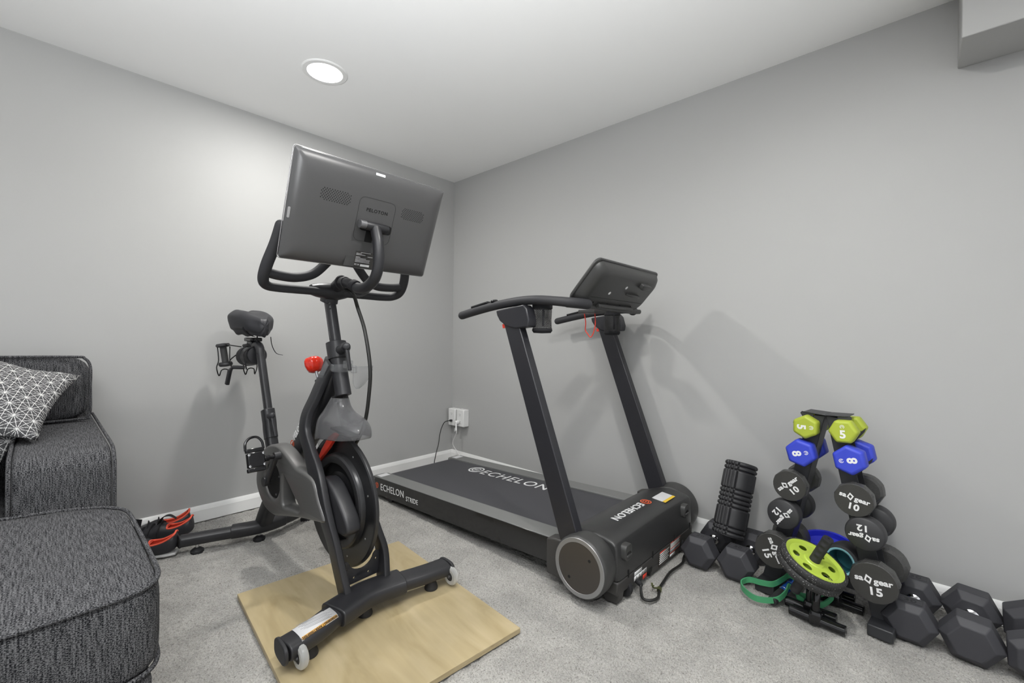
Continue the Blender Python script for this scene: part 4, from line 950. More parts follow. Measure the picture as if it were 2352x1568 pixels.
# mesh cup holders
for (x, y, z1, z0, r_) in ((1.680, -0.862, 1.190, 1.070, 0.043), (1.672, -0.235, 1.190, 1.070, 0.042)):
    m = MB(); rings = []
    for k in range(9):
        t_ = k/8; z = z1+(z0-z1)*t_
        rings.append([V((x+(r_+0.002*math.sin(3*a+5*t_)*t_)*math.cos(a), y+(r_+0.002*math.sin(3*a+5*t_)*t_)*math.sin(a), z)) for a in [2*PI*j/40 for j in range(40)]])
    m.loft(rings, False, False)
    nt_ = m.build('cup_net', 'net', tm_, world=True, smooth=80, uv=lambda c: ((math.atan2(c.y-0.55-y, c.x+1.2-x)/(2*PI))*0.9, c.z*7))
    me = nt_.data
    b1 = MB().lathe([(r_, 0.004), (r_+0.0025, 0.002), (r_+0.0025, -0.020), (r_, -0.022)], (x, y, z1), (0, 0, 1), 40, caps=False).build('net_rim', 'strap', nt_, solid=0.001); wput(b1)
    b2 = MB().lathe([(r_+0.0015, 0.010), (r_+0.003, 0.0), (r_-0.004, -0.010), (0.002, -0.012)], (x, y, z0), (0, 0, 1), 40).build('net_base', 'strap', nt_); wput(b2)
    b3 = MB().sweep([(x+r_*0.72, y-r_*0.72, z1-0.01), (x+r_*0.72, y-r_*0.72, z0+0.02)], rrect(0.010, 0.002, 0.0008, 1), up=(0.7, -0.7, 0)).build('net_strap', 'strap', nt_); wput(b3)
    MB().lathe([(0.046, -0.008), (0.048, -0.002), (0.048, 0.018), (0.040, 0.026), (0.02, 0.028)], (x, y, 1.195), (0, 0, 1), 32).build('cup_ring', 'console', tm_, world=True)
# red safety lanyard
MB().tube(cat([(1.597, -0.40, 1.182), (1.607, -0.40, 1.126), (1.606, -0.40, 1.085), (1.622, -0.40, 1.062), (1.640, -0.40, 1.045), (1.658, -0.40, 1.072), (1.668, -0.40, 1.12), (1.664, -0.40, 1.178)], 6), 0.0028, 8).build('safety_lanyard', 'redmat', tm_, world=True)
MB().box((1.655, -0.41, 1.180), (0.10, 0.12, 0.018)).build('key_tray', 'console', tm_, world=True, bevel=0.003)

# treadmill power cord with its twist tie
cd_ = thing('power_cord', 'black power cord looping over the carpet in front of the treadmill', 'cord', (2.12, -0.60, 0))
MB().tube(cat([(2.098, -0.742, 0.045), (2.118, -0.755, 0.045), (2.126, -0.765, 0.020), (2.145, -0.785, 0.010), (2.172, -0.775, 0.010), (2.183, -0.735, 0.010), (2.160, -0.672, 0.010), (2.150, -0.61, 0.010), (2.138, -0.51, 0.010), (2.145, -0.40, 0.010), (2.122, -0.30, 0.010), (2.12, -0.1, 0.012)], 7), 0.0055, 12).build('cord', 'cable', cd_, world=True, smooth=60)
pl_ = MB().tube([(2.098, -0.742, 0.045), (2.122, -0.757, 0.043)], lambda t: 0.011-0.003*t, 14)
for k in range(5):
    c = V((2.102, -0.7445, 0.045)).lerp(V((2.120, -0.756, 0.0435)), k/4); pl_.torus(c, (24, -15, -2), 0.010-0.0006*k, 0.0014, 20, 6)
pl_.build('plug', 'rubber', cd_, world=True, smooth=60)
tt = MB()
for k in range(3): tt.torus(V((2.166-0.003*k, -0.688+0.008*k, 0.011)), (-0.3, 1, 0), 0.0075, 0.002, 18, 6)
tt.sweep(cat([(2.163, -0.688, 0.018), (2.148, -0.705, 0.026), (2.140, -0.70, 0.038)], 4), rrect(0.002, 0.008, 0.0006, 1), up=(1, 0, 0))
tt.sweep(cat([(2.161, -0.682, 0.018), (2.142, -0.69, 0.014), (2.135, -0.675, 0.016)], 4), rrect(0.002, 0.008, 0.0006, 1), up=(1, 0, 0))
tt.build('twist_tie', 'olive', cd_, world=True)

# ------------------------------------------------------------------ plug-in outlets in the corner
def outlet_box(label, x, z, grp='white outlet boxes'):
    t = thing('outlet_box', label, 'outlet box', (x, 0, z), group=grp)
    bx_ = MB().box((0, -0.030, 0), (0.088, 0.060, 0.140)).build('body', 'white', t, bevel=0.006, bseg=3)
    for dz in (0.030, -0.030):
        fr_ = plate([rrect(0.036, 0.030, 0.010, 5)], 0.0012, frame((0, -0.0603, dz), (1, 0, 0), (0, 0, 1)), 'socket_face', 'white', t, bevel=0.0004)
        for dx, dz2, w_, h_ in ((-0.0065, 0.003, 0.0018, 0.007), (0.0065, 0.003, 0.0018, 0.007), (0, -0.008, 0.004, 0.004)):
            MB().box((dx, -0.0612, dz+dz2), (w_, 0.001, h_)).build('socket_slot', 'screenlabel', fr_)
    return t
outlet_box('white plug-in outlet box nearest the room corner, black cord plugged in', 0.065, 0.375)
outlet_box('white plug-in outlet box with a white charger, right of the other box', 0.172, 0.378)
oc = thing('device_cord', 'thin black cord running from the left outlet box down behind the treadmill', 'cord', (0.06, -0.06, 0.3))
MB().box((0.070, -0.072, 0.348), (0.020, 0.022, 0.016)).build('plug', 'rubber', oc, world=True, bevel=0.003)
MB().tube(cat([(0.070, -0.078, 0.348), (0.060, -0.125, 0.342), (0.050, -0.150, 0.30), (0.050, -0.170, 0.24), (0.060, -0.190, 0.17), (0.080, -0.230, 0.10), (0.15, -0.30, 0.04), (0.25, -0.36, 0.01)], 6), 0.0035, 8).build('cord', 'cable', oc, world=True)
wc = thing('white_charger', 'white phone charger with its white cable hanging from the right outlet box', 'charger', (0.17, -0.06, 0.33))
MB().box((0.155, -0.080, 0.346), (0.032, 0.036, 0.026)).build('plug', 'white', wc, world=True, bevel=0.006)
MB().sweep([(0.165, -0.095, 0.338), (0.180, -0.105, 0.285)], rrect(0.012, 0.008, 0.003, 2)).build('cable_end', 'white', wc, world=True)
MB().tube(cat([(0.180, -0.105, 0.285), (0.182, -0.105, 0.265), (0.160, -0.10, 0.235), (0.125, -0.09, 0.190), (0.115, -0.08, 0.150), (0.135, -0.06, 0.105), (0.17, -0.05, 0.06)], 6), 0.0028, 8).build('cable', 'white', wc, world=True)
MB().sweep([(0.150, -0.092, 0.300), (0.148, -0.092, 0.272)], rrect(0.012, 0.002, 0.0008, 1)).build('cable_tag', 'white', wc, world=True)

# ------------------------------------------------------------------ dumbbell rack
RA = -math.radians(6); RO = V((2.675, -0.30, 0))
RM = Matrix.Translation(RO) @ Matrix.Rotation(RA, 4, 'Z')
rack = thing('dumbbell_rack', 'black steel A-frame dumbbell rack holding the weights against the wall', 'dumbbell rack', mtx=RM)
for sg, xf in ((-1, -0.155), (1, 0.150)):
    m = MB()
    def colpt(z, d): return (sg*0.002+(xf-sg*0.002)*(0.745-z)/0.72)+sg*d
    for y0 in (-0.042, 0.038):
        m.loft([[V((colpt(0.745, 0), y, 0.745)), V((colpt(0.745, 0.052), y, 0.742)), V((colpt(0.03, 0.064), y, 0.03)), V((colpt(0.03, 0), y, 0.03))] for y in (y0, y0+0.0025)])
    m.loft([[V((colpt(z, 0), -0.042, z)), V((colpt(z, 0.0025), -0.042, z)), V((colpt(z, 0.0025), 0.0405, z)), V((colpt(z, 0), 0.0405, z))] for z in (0.745, 0.03)])
    # cradle lips that carry the handles
    m.build('column', 'rackmetal', rack)
    for z in (0.655, 0.545, 0.408, 0.288, 0.135):
        x0 = colpt(z, 0.040)
        MB().loft([[V((x0, y, z+0.055)), V((x0, y, z-0.03)), V((x0+sg*0.045, y, z+0.035)), V((x0+sg*0.050, y, z+0.052)), V((x0+sg*0.030, y, z+0.030))] for y in (-0.0415, -0.0385)]).build('cradle', 'rackmetal', rack)
        MB().loft([[V((x0, y, z+0.055)), V((x0, y, z-0.03)), V((x0+sg*0.045, y, z+0.035)), V((x0+sg*0.050, y, z+0.052)), V((x0+sg*0.030, y, z+0.030))] for y in (0.0375, 0.0405)]).build('cradle', 'rackmetal', rack)
    xc = xf+sg*0.032
    MB().box((xc, -0.005, 0.022), (0.072, 0.21, 0.040)).build('foot', 'rackmetal', rack, bevel=0.004)
    for zz in (0.712,):
        MB().lathe([(0.003, 0.006), (0.008, 0.005), (0.009, 0)], (colpt(zz, 0.026), -0.0425, zz), (0, -1, 0), 16).build('bolt', 'gloss', rack)
    MB().loft([[V((sg*0.0, -0.055, 0.748)), V((sg*0.0, -0.055, 0.7515)), V((sg*0.072, -0.050, 0.7555)), V((sg*0.072, -0.050, 0.752))], [V((sg*0.0, 0.050, 0.748)), V((sg*0.0, 0.050, 0.7515)), V((sg*0.072, 0.046, 0.7555)), V((sg*0.072, 0.046, 0.752))]]).build('top_plate', 'rackmetal', rack, bevel=0.001)
    MB().loft([[V((sg*0.038, y, 0.750)), V((sg*0.078, y, 0.756)), V((sg*0.084, y, 0.748)), V((sg*0.072, y, 0.728)), V((sg*0.045, y, 0.715))] for y in (-0.048, -0.0455)]).build('end_tab', 'rackmetal', rack, bevel=0.0008)
MB().box((0, 0.03, 0.105), (0.30, 0.012, 0.045)).build('cross_brace', 'rackmetal', rack, bevel=0.002)

# ------------------------------------------------------------------ dumbbells on the rack
def elogo(mtx, r_, mat, parent):
    plate([arcband(0, 0, r_*0.78, r_, -60, 250, 20)], 0.0007, mtx, 'round_logo', mat, parent)
    plate([arcband(0, 0, r_*0.30, r_*0.52, -60, 230, 16)], 0.0007, mtx, 'round_logo', mat, parent)
def rack_dumbbell(wt, x, z, label, rot, kind):
    """x, z: centre in the rack's plane; rot: in-plane angle of the lettering"""
    mm = RM @ Matrix.Translation((x, 0, z)); t = thing('dumbbell', label, 'dumbbell', mtx=mm, group='dumbbells on the rack')
    if kind == 'neo':
        R_, hl, L_ = {5: (0.047, 0.052, 0.090), 8: (0.0545, 0.056, 0.098)}[wt]
        mat = 'lime' if wt == 5 else 'blue'
        tilt = {('5', -1): 0.0}.get(0, 0) + (math.radians(90) if rot[1] else 0) + rot[2]
        for sg in (-1, 1):
            hx = [(math.cos(tilt+PI*k/3), math.sin(tilt+PI*k/3)) for k in range(6)]
            rings = []
            for f, y in ((0.90, L_-hl), (1.0, L_-hl+0.009), (1.0, L_-0.009), (0.90, L_)):
                rings.append([V((R_*f*a, sg*y, R_*f*b)) for a, b in hx])
            hd_ = MB().loft(rings).build('head', mat, t, bevel=0.006, bseg=3, smooth=60)
            if sg < 0:
                F = frame((0, -L_-0.0004, 0), (math.cos(rot[0]), 0, math.sin(rot[0])), (-math.sin(rot[0]), 0, math.cos(rot[0])))
                if rot[3]:   # logo above the figure
                    text(str(wt), 0.040 if wt == 5 else 0.042, F @ Matrix.Translation((0, -0.010, 0)), 'whiteink', hd_, bold=0.035)
                    elogo(F @ Matrix.Translation((0.0, 0.019, 0)), 0.0070, 'whiteink', hd_)
                else:
                    text(str(wt), 0.040 if wt == 5 else 0.042, F @ Matrix.Translation((0, -0.012, 0)), 'whiteink', hd_, bold=0.035)
                    elogo(F @ Matrix.Translation((0.0, 0.022, 0)), 0.0075, 'whiteink', hd_)
        MB().tube([(0, -L_+hl-0.004, 0), (0, 0, 0), (0, L_-hl+0.004, 0)], lambda q: 0.0135+0.004*math.sin(PI*q), 18).build('handle', mat, t)
        return
    R_, hl, L_, n = {10: (0.060, 0.052, 0.105, 10), 12: (0.0585, 0.055, 0.110, 36), 15: (0.070, 0.060, 0.120, 10)}[wt]
    for sg in (-1, 1):
        ph = rot[0]
        ng = [(math.cos(ph+2*PI*k/n), math.sin(ph+2*PI*k/n)) for k in range(n)]
        rnd = lambda f, y: [V((R_*f*math.cos(ph+2*PI*k/(n*3))*1.0, sg*y, R_*f*math.sin(ph+2*PI*k/(n*3)))) for k in range(n*3)]
        def gon(f, y):
            out = []
            for k in range(n):
                a, b = ng[k], ng[(k+1) % n]
                for j in range(3):
                    out.append(V((R_*f*(a[0]+(b[0]-a[0])*j/3), sg*y, R_*f*(a[1]+(b[1]-a[1])*j/3))))
            return out
        if wt == 12:
            rings = [rnd(0.86, L_-hl), rnd(0.96, L_-hl+0.006), rnd(1.0, L_-hl+0.014), rnd(1.0, L_-0.010), rnd(0.96, L_-0.003), rnd(0.90, L_)]
            hd_ = MB().loft(rings).build('head', 'urethane', t, smooth=50)
        else:
            rings = [rnd(0.84, L_-hl), gon(1.0, L_-hl+0.012), gon(1.03, L_-0.016), rnd(0.97, L_-0.004), rnd(0.93, L_-0.001)]
            hd_ = MB().loft(rings).build('head', 'wornedge', t, smooth=20)
            fcx = MB().loft([rnd(0.95, L_-0.004), rnd(0.945, L_)]).build('end_face', 'gritty', hd_)
        if sg < 0:
            s_ = R_/0.070
            F = frame((0, -L_-0.0008, 0), (math.cos(rot[0]), 0, math.sin(rot[0])), (-math.sin(rot[0]), 0, math.cos(rot[0])))
            th_ = 0.0265*s_
            text('sa', th_, F @ Matrix.Translation((-0.0385*s_, 0.012*s_, 0)), 'whiteink', hd_, bold=0.03, sx=1.15)
            text('gear', th_, F @ Matrix.Translation((0.0285*s_, 0.009*s_, 0)), 'whiteink', hd_, bold=0.03, sx=1.12)
            dm = lambda r1: [(0, r1), (r1*0.75, r1*0.1), (0, -r1), (-r1*0.75, -r1*0.1)]
            plate([dm(0.0165*s_), dm(0.0085*s_)], 0.001, F @ Matrix.Translation((-0.0125*s_, 0.012*s_, 0)) @ Matrix.Rotation(0.25, 4, 'Z'), 'diamond_logo', 'whiteink', hd_)
            text(str(wt), 0.036*s_, F @ Matrix.Translation((0.004*s_, -0.027*s_, 0)), 'whiteink', hd_, bold=0.035, sx=1.1, space=1.1)
    MB().tube([(0, -L_+hl-0.004, 0), (0, 0, 0), (0, L_-hl+0.004, 0)], lambda q: 0.0125+0.004*math.sin(PI*q), 18).build('handle', 'satin', t)
r_ = math.radians
rack_dumbbell(5, -0.057, 0.699, 'lime green 5 dumbbell at the top left of the rack, figure turned sideways', (r_(-88), True, r_(0), False), 'neo')
rack_dumbbell(5, 0.064, 0.700, 'lime green 5 dumbbell at the top right of the rack, figure upright', (r_(5), False, r_(4), True), 'neo')
rack_dumbbell(8, -0.070, 0.596, 'blue 8 dumbbell on the left side of the rack below the lime one', (r_(-75), True, r_(15), False), 'neo')
rack_dumbbell(8, 0.085, 0.600, 'blue 8 dumbbell on the right side of the rack below the lime one', (r_(102), True, r_(12), False), 'neo')
rack_dumbbell(10, -0.103, 0.461, 'black 10 dumbbell on the left side of the rack with lettering slanting up', (r_(45), 0, 0, 0), 'saq')
rack_dumbbell(10, 0.102, 0.462, 'black 10 dumbbell on the right side of the rack with nearly level lettering', (r_(-9), 0, 0, 0), 'saq')
rack_dumbbell(12, -0.123, 0.342, 'smooth black 12 dumbbell on the left side of the rack, lettering steeply slanted', (r_(-125), 0, 0, 0), 'saq')
rack_dumbbell(12, 0.135, 0.351, 'smooth black 12 dumbbell on the right side of the rack, lettering upside down', (r_(-177), 0, 0, 0), 'saq')
rack_dumbbell(15, -0.153, 0.190, 'large black 15 dumbbell at the bottom left of the rack beside the green wheel', (r_(-64), 0, 0, 0), 'saq')
rack_dumbbell(15, 0.163, 0.193, 'large black 15 dumbbell at the bottom right of the rack above its foot', (r_(7), 0, 0, 0), 'saq')

# ------------------------------------------------------------------ big rubber hex dumbbells on the carpet
def hex_dumbbell(x, y, rz, label, fig='', R_=0.0785, L_=0.158, rx=0.0):
    z0 = R_*math.cos(PI/6)
    mm = Matrix.Translation((x, y, (R_*math.cos(PI/6-abs(rx)))+0.001)) @ Matrix.Rotation(rz, 4, 'Z') @ Matrix.Rotation(rx, 4, 'Y')
    t = thing('hex_dumbbell', label, 'dumbbell', mtx=mm, group='hex dumbbells on the carpet')
    for sg in (-1, 1):
        rings = []
        for f, yy in ((0.66, 0.058), (1.0, 0.082), (1.0, 0.142), (0.70, L_+0.004)):
            rings.append([V((R_*f*math.cos(PI*k/3), sg*yy*(L_/0.158), R_*f*math.sin(PI*k/3))) for k in range(6)])
        h_ = MB().loft(rings).build('head', 'hexrubber', t, bevel=0.003, bseg=3, smooth=40)
        if fig:
            q = frame((0, sg*0.112, z0+0.0004), (1, 0, 0), (0, 1, 0))
            text(fig, 0.030, q, 'rubber', h_, sx=1.2)
            plate([[(-0.033, -0.020), (0.033, -0.020), (0.033, 0.020), (-0.033, 0.020)], [(-0.0322, -0.0192), (0.0322, -0.0192), (0.0322, 0.0192), (-0.0322, 0.0192)]], 0.0006, q, 'embossed_frame', 'rubber', h_)
    MB().lathe([(0.018, -0.060), (0.0225, -0.058), (0.0225, -0.050), (0.017, -0.046), (0.0155, -0.044), (0.0175, 0.0), (0.0155, 0.044), (0.017, 0.046), (0.0225, 0.050), (0.0225, 0.058), (0.018, 0.060)], (0, 0, 0), (0, 1, 0), 28).build('handle', 'chrome', t, smooth=30)
hex_dumbbell(2.209, -0.233, r_(-2), 'black rubber hex dumbbell on the carpet nearest the treadmill', '20')
hex_dumbbell(2.368, -0.232, r_(-2), 'black hex dumbbell left of the rack, in front of the foam roller', '30')
hex_dumbbell(2.925, -0.230, r_(-3), 'black rubber hex dumbbell on the carpet touching the right side of the rack', '30', R_=0.0765)
hex_dumbbell(3.074, -0.228, r_(-3), 'large black rubber hex dumbbell with a scuffed side, second from the right', '', R_=0.079, rx=r_(4))
hex_dumbbell(3.220, -0.232, r_(-3), 'black rubber hex dumbbell cut off by the right edge of the photo', '', R_=0.079, rx=r_(28))

# ------------------------------------------------------------------ foam roller leaning on the wall
B0, B1 = V((2.293, -0.242, 0.132)), V((2.316, -0.125, 0.449))
ax = (B1-B0).normalized()
RL = frame(B0, V((1, 0, 0)), V((0, 1, 0.0))); 
xx = V((1, 0, 0)); yy = ax.cross(xx).normalized(); xx = yy.cross(ax)
RL = Matrix((xx, yy, ax)).transposed().to_4x4(); RL.translation = B0
rol_ = thing('foam_roller', 'black ridged foam roller standing on the hex dumbbells, leaning against the wall', 'foam roller', mtx=RL)
def roller(Rr, Ln):
    # ring grooves, block zones and three narrow columns of squares, as on the real thing
    zg = []
    seq = [0.026, 0.026, 0.112, 0.026, 0.026, 0.026, 0.026, 0.112, 0.026, 0.026]
    k = Ln/sum(seq); z = 0
    for q in seq: z += q*k; zg.append(z)
    zs = sorted(set([0, Ln]+[round(g+d, 5) for g in zg for d in (-0.0055, -0.0028, 0, 0.0028, 0.0055) if 0 <= g+d <= Ln]+[Ln*i/60 for i in range(61)]))
    NA = 216; rings = []
    ga = []
    for rep in range(3):
        b = 2*PI*rep/3+math.radians(-130)
        ga += [b+math.radians(q) for q in (0, 15.5, 31, 46.5)]
    def gv(d, w_): return math.exp(-(d/w_)**2)
    for z in zs:
        gz = max(gv(z-g, 0.0032) for g in zg+[0.0, Ln])
        rg = []
        for i in range(NA):
            a = 2*PI*i/NA
            g2 = 0
            for q in ga:
                d = (a-q+PI) % (2*PI)-PI; g2 = max(g2, gv(d*Rr, 0.0030))
            r2 = Rr-0.0075*max(gz, g2)
            rg.append(V((r2*math.cos(a), r2*math.sin(a), z)))
        rings.append(rg)
    return MB().loft(rings, False, False)
roller(0.070, 0.338).build('foam_sleeve', 'eva', rol_, smooth=80)
MB().lathe([(0.055, 0.001), (0.055, 0.337)], (0, 0, 0), (0, 0, 1), 48, caps=False).build('hollow_core', 'rubber', rol_, solid=0.002)
plate([circ(0, 0, 0.066, 60), circ(0, 0, 0.055, 48)], 0.002, Matrix.Translation((0, 0, 0.336)), 'end_ring', 'eva', rol_)
plate([circ(0, 0, 0.066, 60), circ(0, 0, 0.055, 48)], 0.002, Matrix.Translation((0, 0, 0.002)), 'end_ring', 'eva', rol_)

# ------------------------------------------------------------------ lime exercise wheel
AX = V((0.40, -0.10, 0.90)).normalized(); AC = V((2.655, -0.507, 0.222))
q = V((0, 0, 1)).rotation_difference(AX)
AM = Matrix.Translation(AC) @ q.to_matrix().to_4x4()
aw = thing('core_roller', 'lime green core roller with a black speckled tyre propped on the push-up stands', 'core roller', mtx=AM)
Rw = 0.108
MB().lathe([(Rw-0.014, 0.028), (Rw-0.006, 0.0285), (Rw-0.001, 0.024), (Rw, 0.014), (Rw-0.0025, 0.002), (Rw-0.006, 0.0), (Rw-0.0025, -0.002), (Rw, -0.014), (Rw-0.001, -0.024), (Rw-0.006, -0.0285), (Rw-0.014, -0.028)], (0, 0, 0), (0, 0, 1), 90, caps=False).build('tyre', 'tyre', aw, smooth=50)
holes = []
for k in range(6):
    a = 2*PI*k/6+0.35
    holes.append([((0.058+0.011*math.cos(t_)*1.0)*math.cos(a+0.26*math.sin(t_)), (0.058+0.0145*math.cos(t_))*math.sin(a+0.26*math.sin(t_))) for t_ in [2*PI*j/20 for j in range(20)]])
for z, nm in ((0.0205, 'wheel_disc'), (-0.0205, 'wheel_disc')):
    plate([circ(0, 0, Rw-0.024, 64)]+holes, 0.004, Matrix.Translation((0, 0, z)), nm, 'limeplastic', aw, bevel=0.001)
MB().lathe([(Rw-0.030, 0.020), (Rw-0.024, 0.0245), (Rw-0.013, 0.0285), (Rw-0.012, 0.024), (Rw-0.012, -0.024), (Rw-0.013, -0.0285), (Rw-0.024, -0.0245), (Rw-0.030, -0.020)], (0, 0, 0), (0, 0, 1), 72, caps=False).build('wheel_rim', 'limeplastic', aw, smooth=50)
MB().lathe([(0.030, -0.026), (0.034, -0.022), (0.034, 0.022), (0.030, 0.026)], (0, 0, 0), (0, 0, 1), 40).build('hub', 'limeplastic', aw)
for sg in (1, -1):
    m = MB(); rings = []
    for j in range(45):
        z = 0.020+0.110*j/44; rg = []
        for i in range(36):
            a = 2*PI*i/36
            d = 0
            for kz in range(4):
                for ka in (0.3, 2.4, 4.5):
                    da = (a-ka+PI) % (2*PI)-PI
                    d = max(d, math.exp(-((z-0.045-0.022*kz)/0.009)**2-(da/0.5)**2))
            r2 = 0.0175-0.0035*d
            if j > 42: r2 *= 0.93
            rg.append(V((r2*math.cos(a), r2*math.sin(a), sg*z)))
        rings.append(rg)
    m.loft(rings).build('grip', 'rubber', aw, smooth=60)
MB().lathe([(0.001, 0.0), (0.004, 0.0), (0.004, -0.002)], (0, 0, 0.1306), (0, 0, 1), 16).build('grip_hole', 'black', aw)
elogo(Matrix.Translation((0.060, -0.047, 0.0228)), 0.007, 'darkink', aw)

# ------------------------------------------------------------------ push-up stands
def pushup(label, f0, f1, dy, top, zb=0.0):
    mid = (V(f0)+V(f1))/2
    t = thing('push_up_stand', label, 'push-up stand', (mid.x, mid.y, 0), group='push-up stands')
    f0, f1 = V(f0), V(f1); d = (f1-f0).normalized(); off = V((0.035, dy, 0))
    for o_ in (V((0, 0, 0)), off):
        MB().tube([f0+o_, f1+o_], 0.0180, 20).build('base_tube', 'gloss', t, world=True, bevel=0.003)
        for s_ in (f0-d*0.0, f1+d*0.0):
            pass
    c0 = f0.lerp(f1, 0.48); c1 = c0+off
    pts = cat([c0+V((0, 0, 0.012)), c0+V((0, 0.004, 0.060)), c0+V((0.002, 0.015, top-0.03)), c0+V((0.006, 0.038, top-0.008)), c0.lerp(c1, 0.5)+V((0, 0, top)), c1+V((-0.006, -0.038, top-0.008)), c1+V((-0.002, -0.015, top-0.03)), c1+V((0, -0.004, 0.060)), c1+V((0, 0, 0.012))], 5)
    MB().tube(pts, 0.0125, 18).build('grip_arch', 'gloss', t, world=True, smooth=60)
    for c in (c0, c1):
        b_ = MB().loft([[V((c.x+a*w_, c.y+b*w_, z)) for a, b in rrect(0.040, 0.040, 0.010, 3)] for z, w_ in ((0.004, 1.0), (0.040, 1.0), (0.052, 0.75))]).build('clamp', 'gloss', t, world=True, bevel=0.002)
    return t
pushup('glossy black push-up stand lying in front, under the green wheel', (2.583, -0.470, 0.0185), (2.757, -0.487, 0.0185), 0.195, 0.118)
pushup('glossy black push-up stand tucked just behind the front one', (2.560, -0.418, 0.0185), (2.724, -0.425, 0.0185), 0.205, 0.122)

# ------------------------------------------------------------------ hollow massage roller, blue disc
hr_ = thing('massage_roller', 'short black roller with a pale cyan core, behind the green wheel', 'massage roller', mtx=Matrix.Translation((2.722, -0.355, 0.205)) @ Matrix.Rotation(RA-0.1, 4, 'Z') @ Matrix.Rotation(-0.12, 4, 'X'))
MB().lathe([(0.048, 0.0), (0.058, 0.002), (0.062, 0.010), (0.062, 0.09), (0.056, 0.10)], (0, 0, 0), (0, 1, 0), 48, caps=False).build('foam_cover', 'eva', hr_, smooth=50)
MB().lathe([(0.041, 0.0), (0.048, -0.0015), (0.0485, 0.003)], (0, 0, 0), (0, 1, 0), 48, caps=False).build('core_rim', 'cyan', hr_, solid=0.001)
MB().lathe([(0.041, 0.0), (0.041, 0.095), (0.001, 0.097)], (0, 0, 0), (0, 1, 0), 48, caps=False).build('core_tube', 'teal', hr_)
bm_ = Matrix.Translation((2.655, -0.158, 0.168)) @ Matrix.Rotation(RA, 4, 'Z') @ Matrix.Rotation(r_(20), 4, 'X')
bdsc = thing('blue_disc', 'shiny blue plastic disc with a ribbed rim lying between the rack legs', 'exercise disc', mtx=bm_)
m = MB(); rings = []
for r2, h_, rb in ((0.001, -0.012, 0), (0.060, -0.012, 0), (0.066, -0.008, 0), (0.086, -0.004, 0), (0.096, 0.014, 0), (0.103, 0.016, 0), (0.103, 0.008, 1), (0.095, -0.020, 1), (0.084, -0.030, 1), (0.05, -0.032, 0)):
    rings.append([V(((r2-(0.0016 if (rb and i % 4 < 2) else 0))*math.cos(2*PI*i/160), (r2-(0.0016 if (rb and i % 4 < 2) else 0))*0.86*math.sin(2*PI*i/160), h_)) for i in range(160)])
m.loft(rings).build('disc', 'blueplastic', bdsc, smooth=40)
for k in range(5):
    a = 2*PI*k/5+0.5
    MB().lathe([(0.012, 0.0), (0.013, 0.002), (0.015, 0.0)], (0.040*math.cos(a), 0.034*math.sin(a), -0.0115), (0, 0, 1), 24, caps=False).build('raised_ring', 'blueplastic', bdsc)

# ------------------------------------------------------------------ resistance band and blue grip
rb_ = thing('resistance_band', 'green loop resistance band twisted on the carpet in front of the rack', 'resistance band', (2.5, -0.42, 0))
loop = cat([(2.478, -0.500, 0.026), (2.430, -0.480, 0.030), (2.405, -0.438, 0.034), (2.425, -0.398, 0.040), (2.470, -0.400, 0.046), (2.510, -0.392, 0.052), (2.538, -0.362, 0.070), (2.556, -0.340, 0.085), (2.580, -0.350, 0.080), (2.590, -0.385, 0.055), (2.600, -0.405, 0.040), (2.632, -0.405, 0.032), (2.668, -0.385, 0.030), (2.690, -0.350, 0.040), (2.700, -0.325, 0.055), (2.675, -0.315, 0.050), (2.640, -0.338, 0.034), (2.610, -0.372, 0.036), (2.585, -0.395, 0.055), (2.567, -0.402, 0.070), (2.560, -0.430, 0.050), (2.535, -0.468, 0.030)], 6, True)
m = MB(); n = len(loop); hh = 0.0110; th_ = 0.0024; rings = []
for i, p in enumerate(loop):
    tg = (loop[(i+1) % n]-loop[i-1]); tg.z = 0; tg.normalize(); sd = V((tg.y, -tg.x, 0))
    rings.append([p+sd*a+V((0, 0, b)) for a, b in ((-th_, -hh), (th_, -hh), (th_, hh), (-th_, hh))])
rings.append(rings[0])
m.loft(rings, False, False).build('band', 'green', rb_, world=True, smooth=40)
bg = thing('rope_handle', 'metallic blue and black rope handle lying through the green band', 'handle', (2.54, -0.38, 0))
MB().tube([(2.524, -0.472, 0.022), (2.545, -0.400, 0.036)], 0.0175, 20).build('black_end', 'rubber', bg, world=True, bevel=0.002)
MB().tube([(2.543, -0.405, 0.035), (2.580, -0.270, 0.062)], 0.0160, 20).build('foil_sleeve', 'bluefoil', bg, world=True)
for f in (0.12, 0.45, 0.8):
    c = V((2.543, -0.405, 0.035)).lerp(V((2.580, -0.270, 0.062)), f)
    MB().torus(c, (37, 135, 27), 0.0163, 0.0013, 28, 6).build('silver_band', 'silver', bg, world=True)

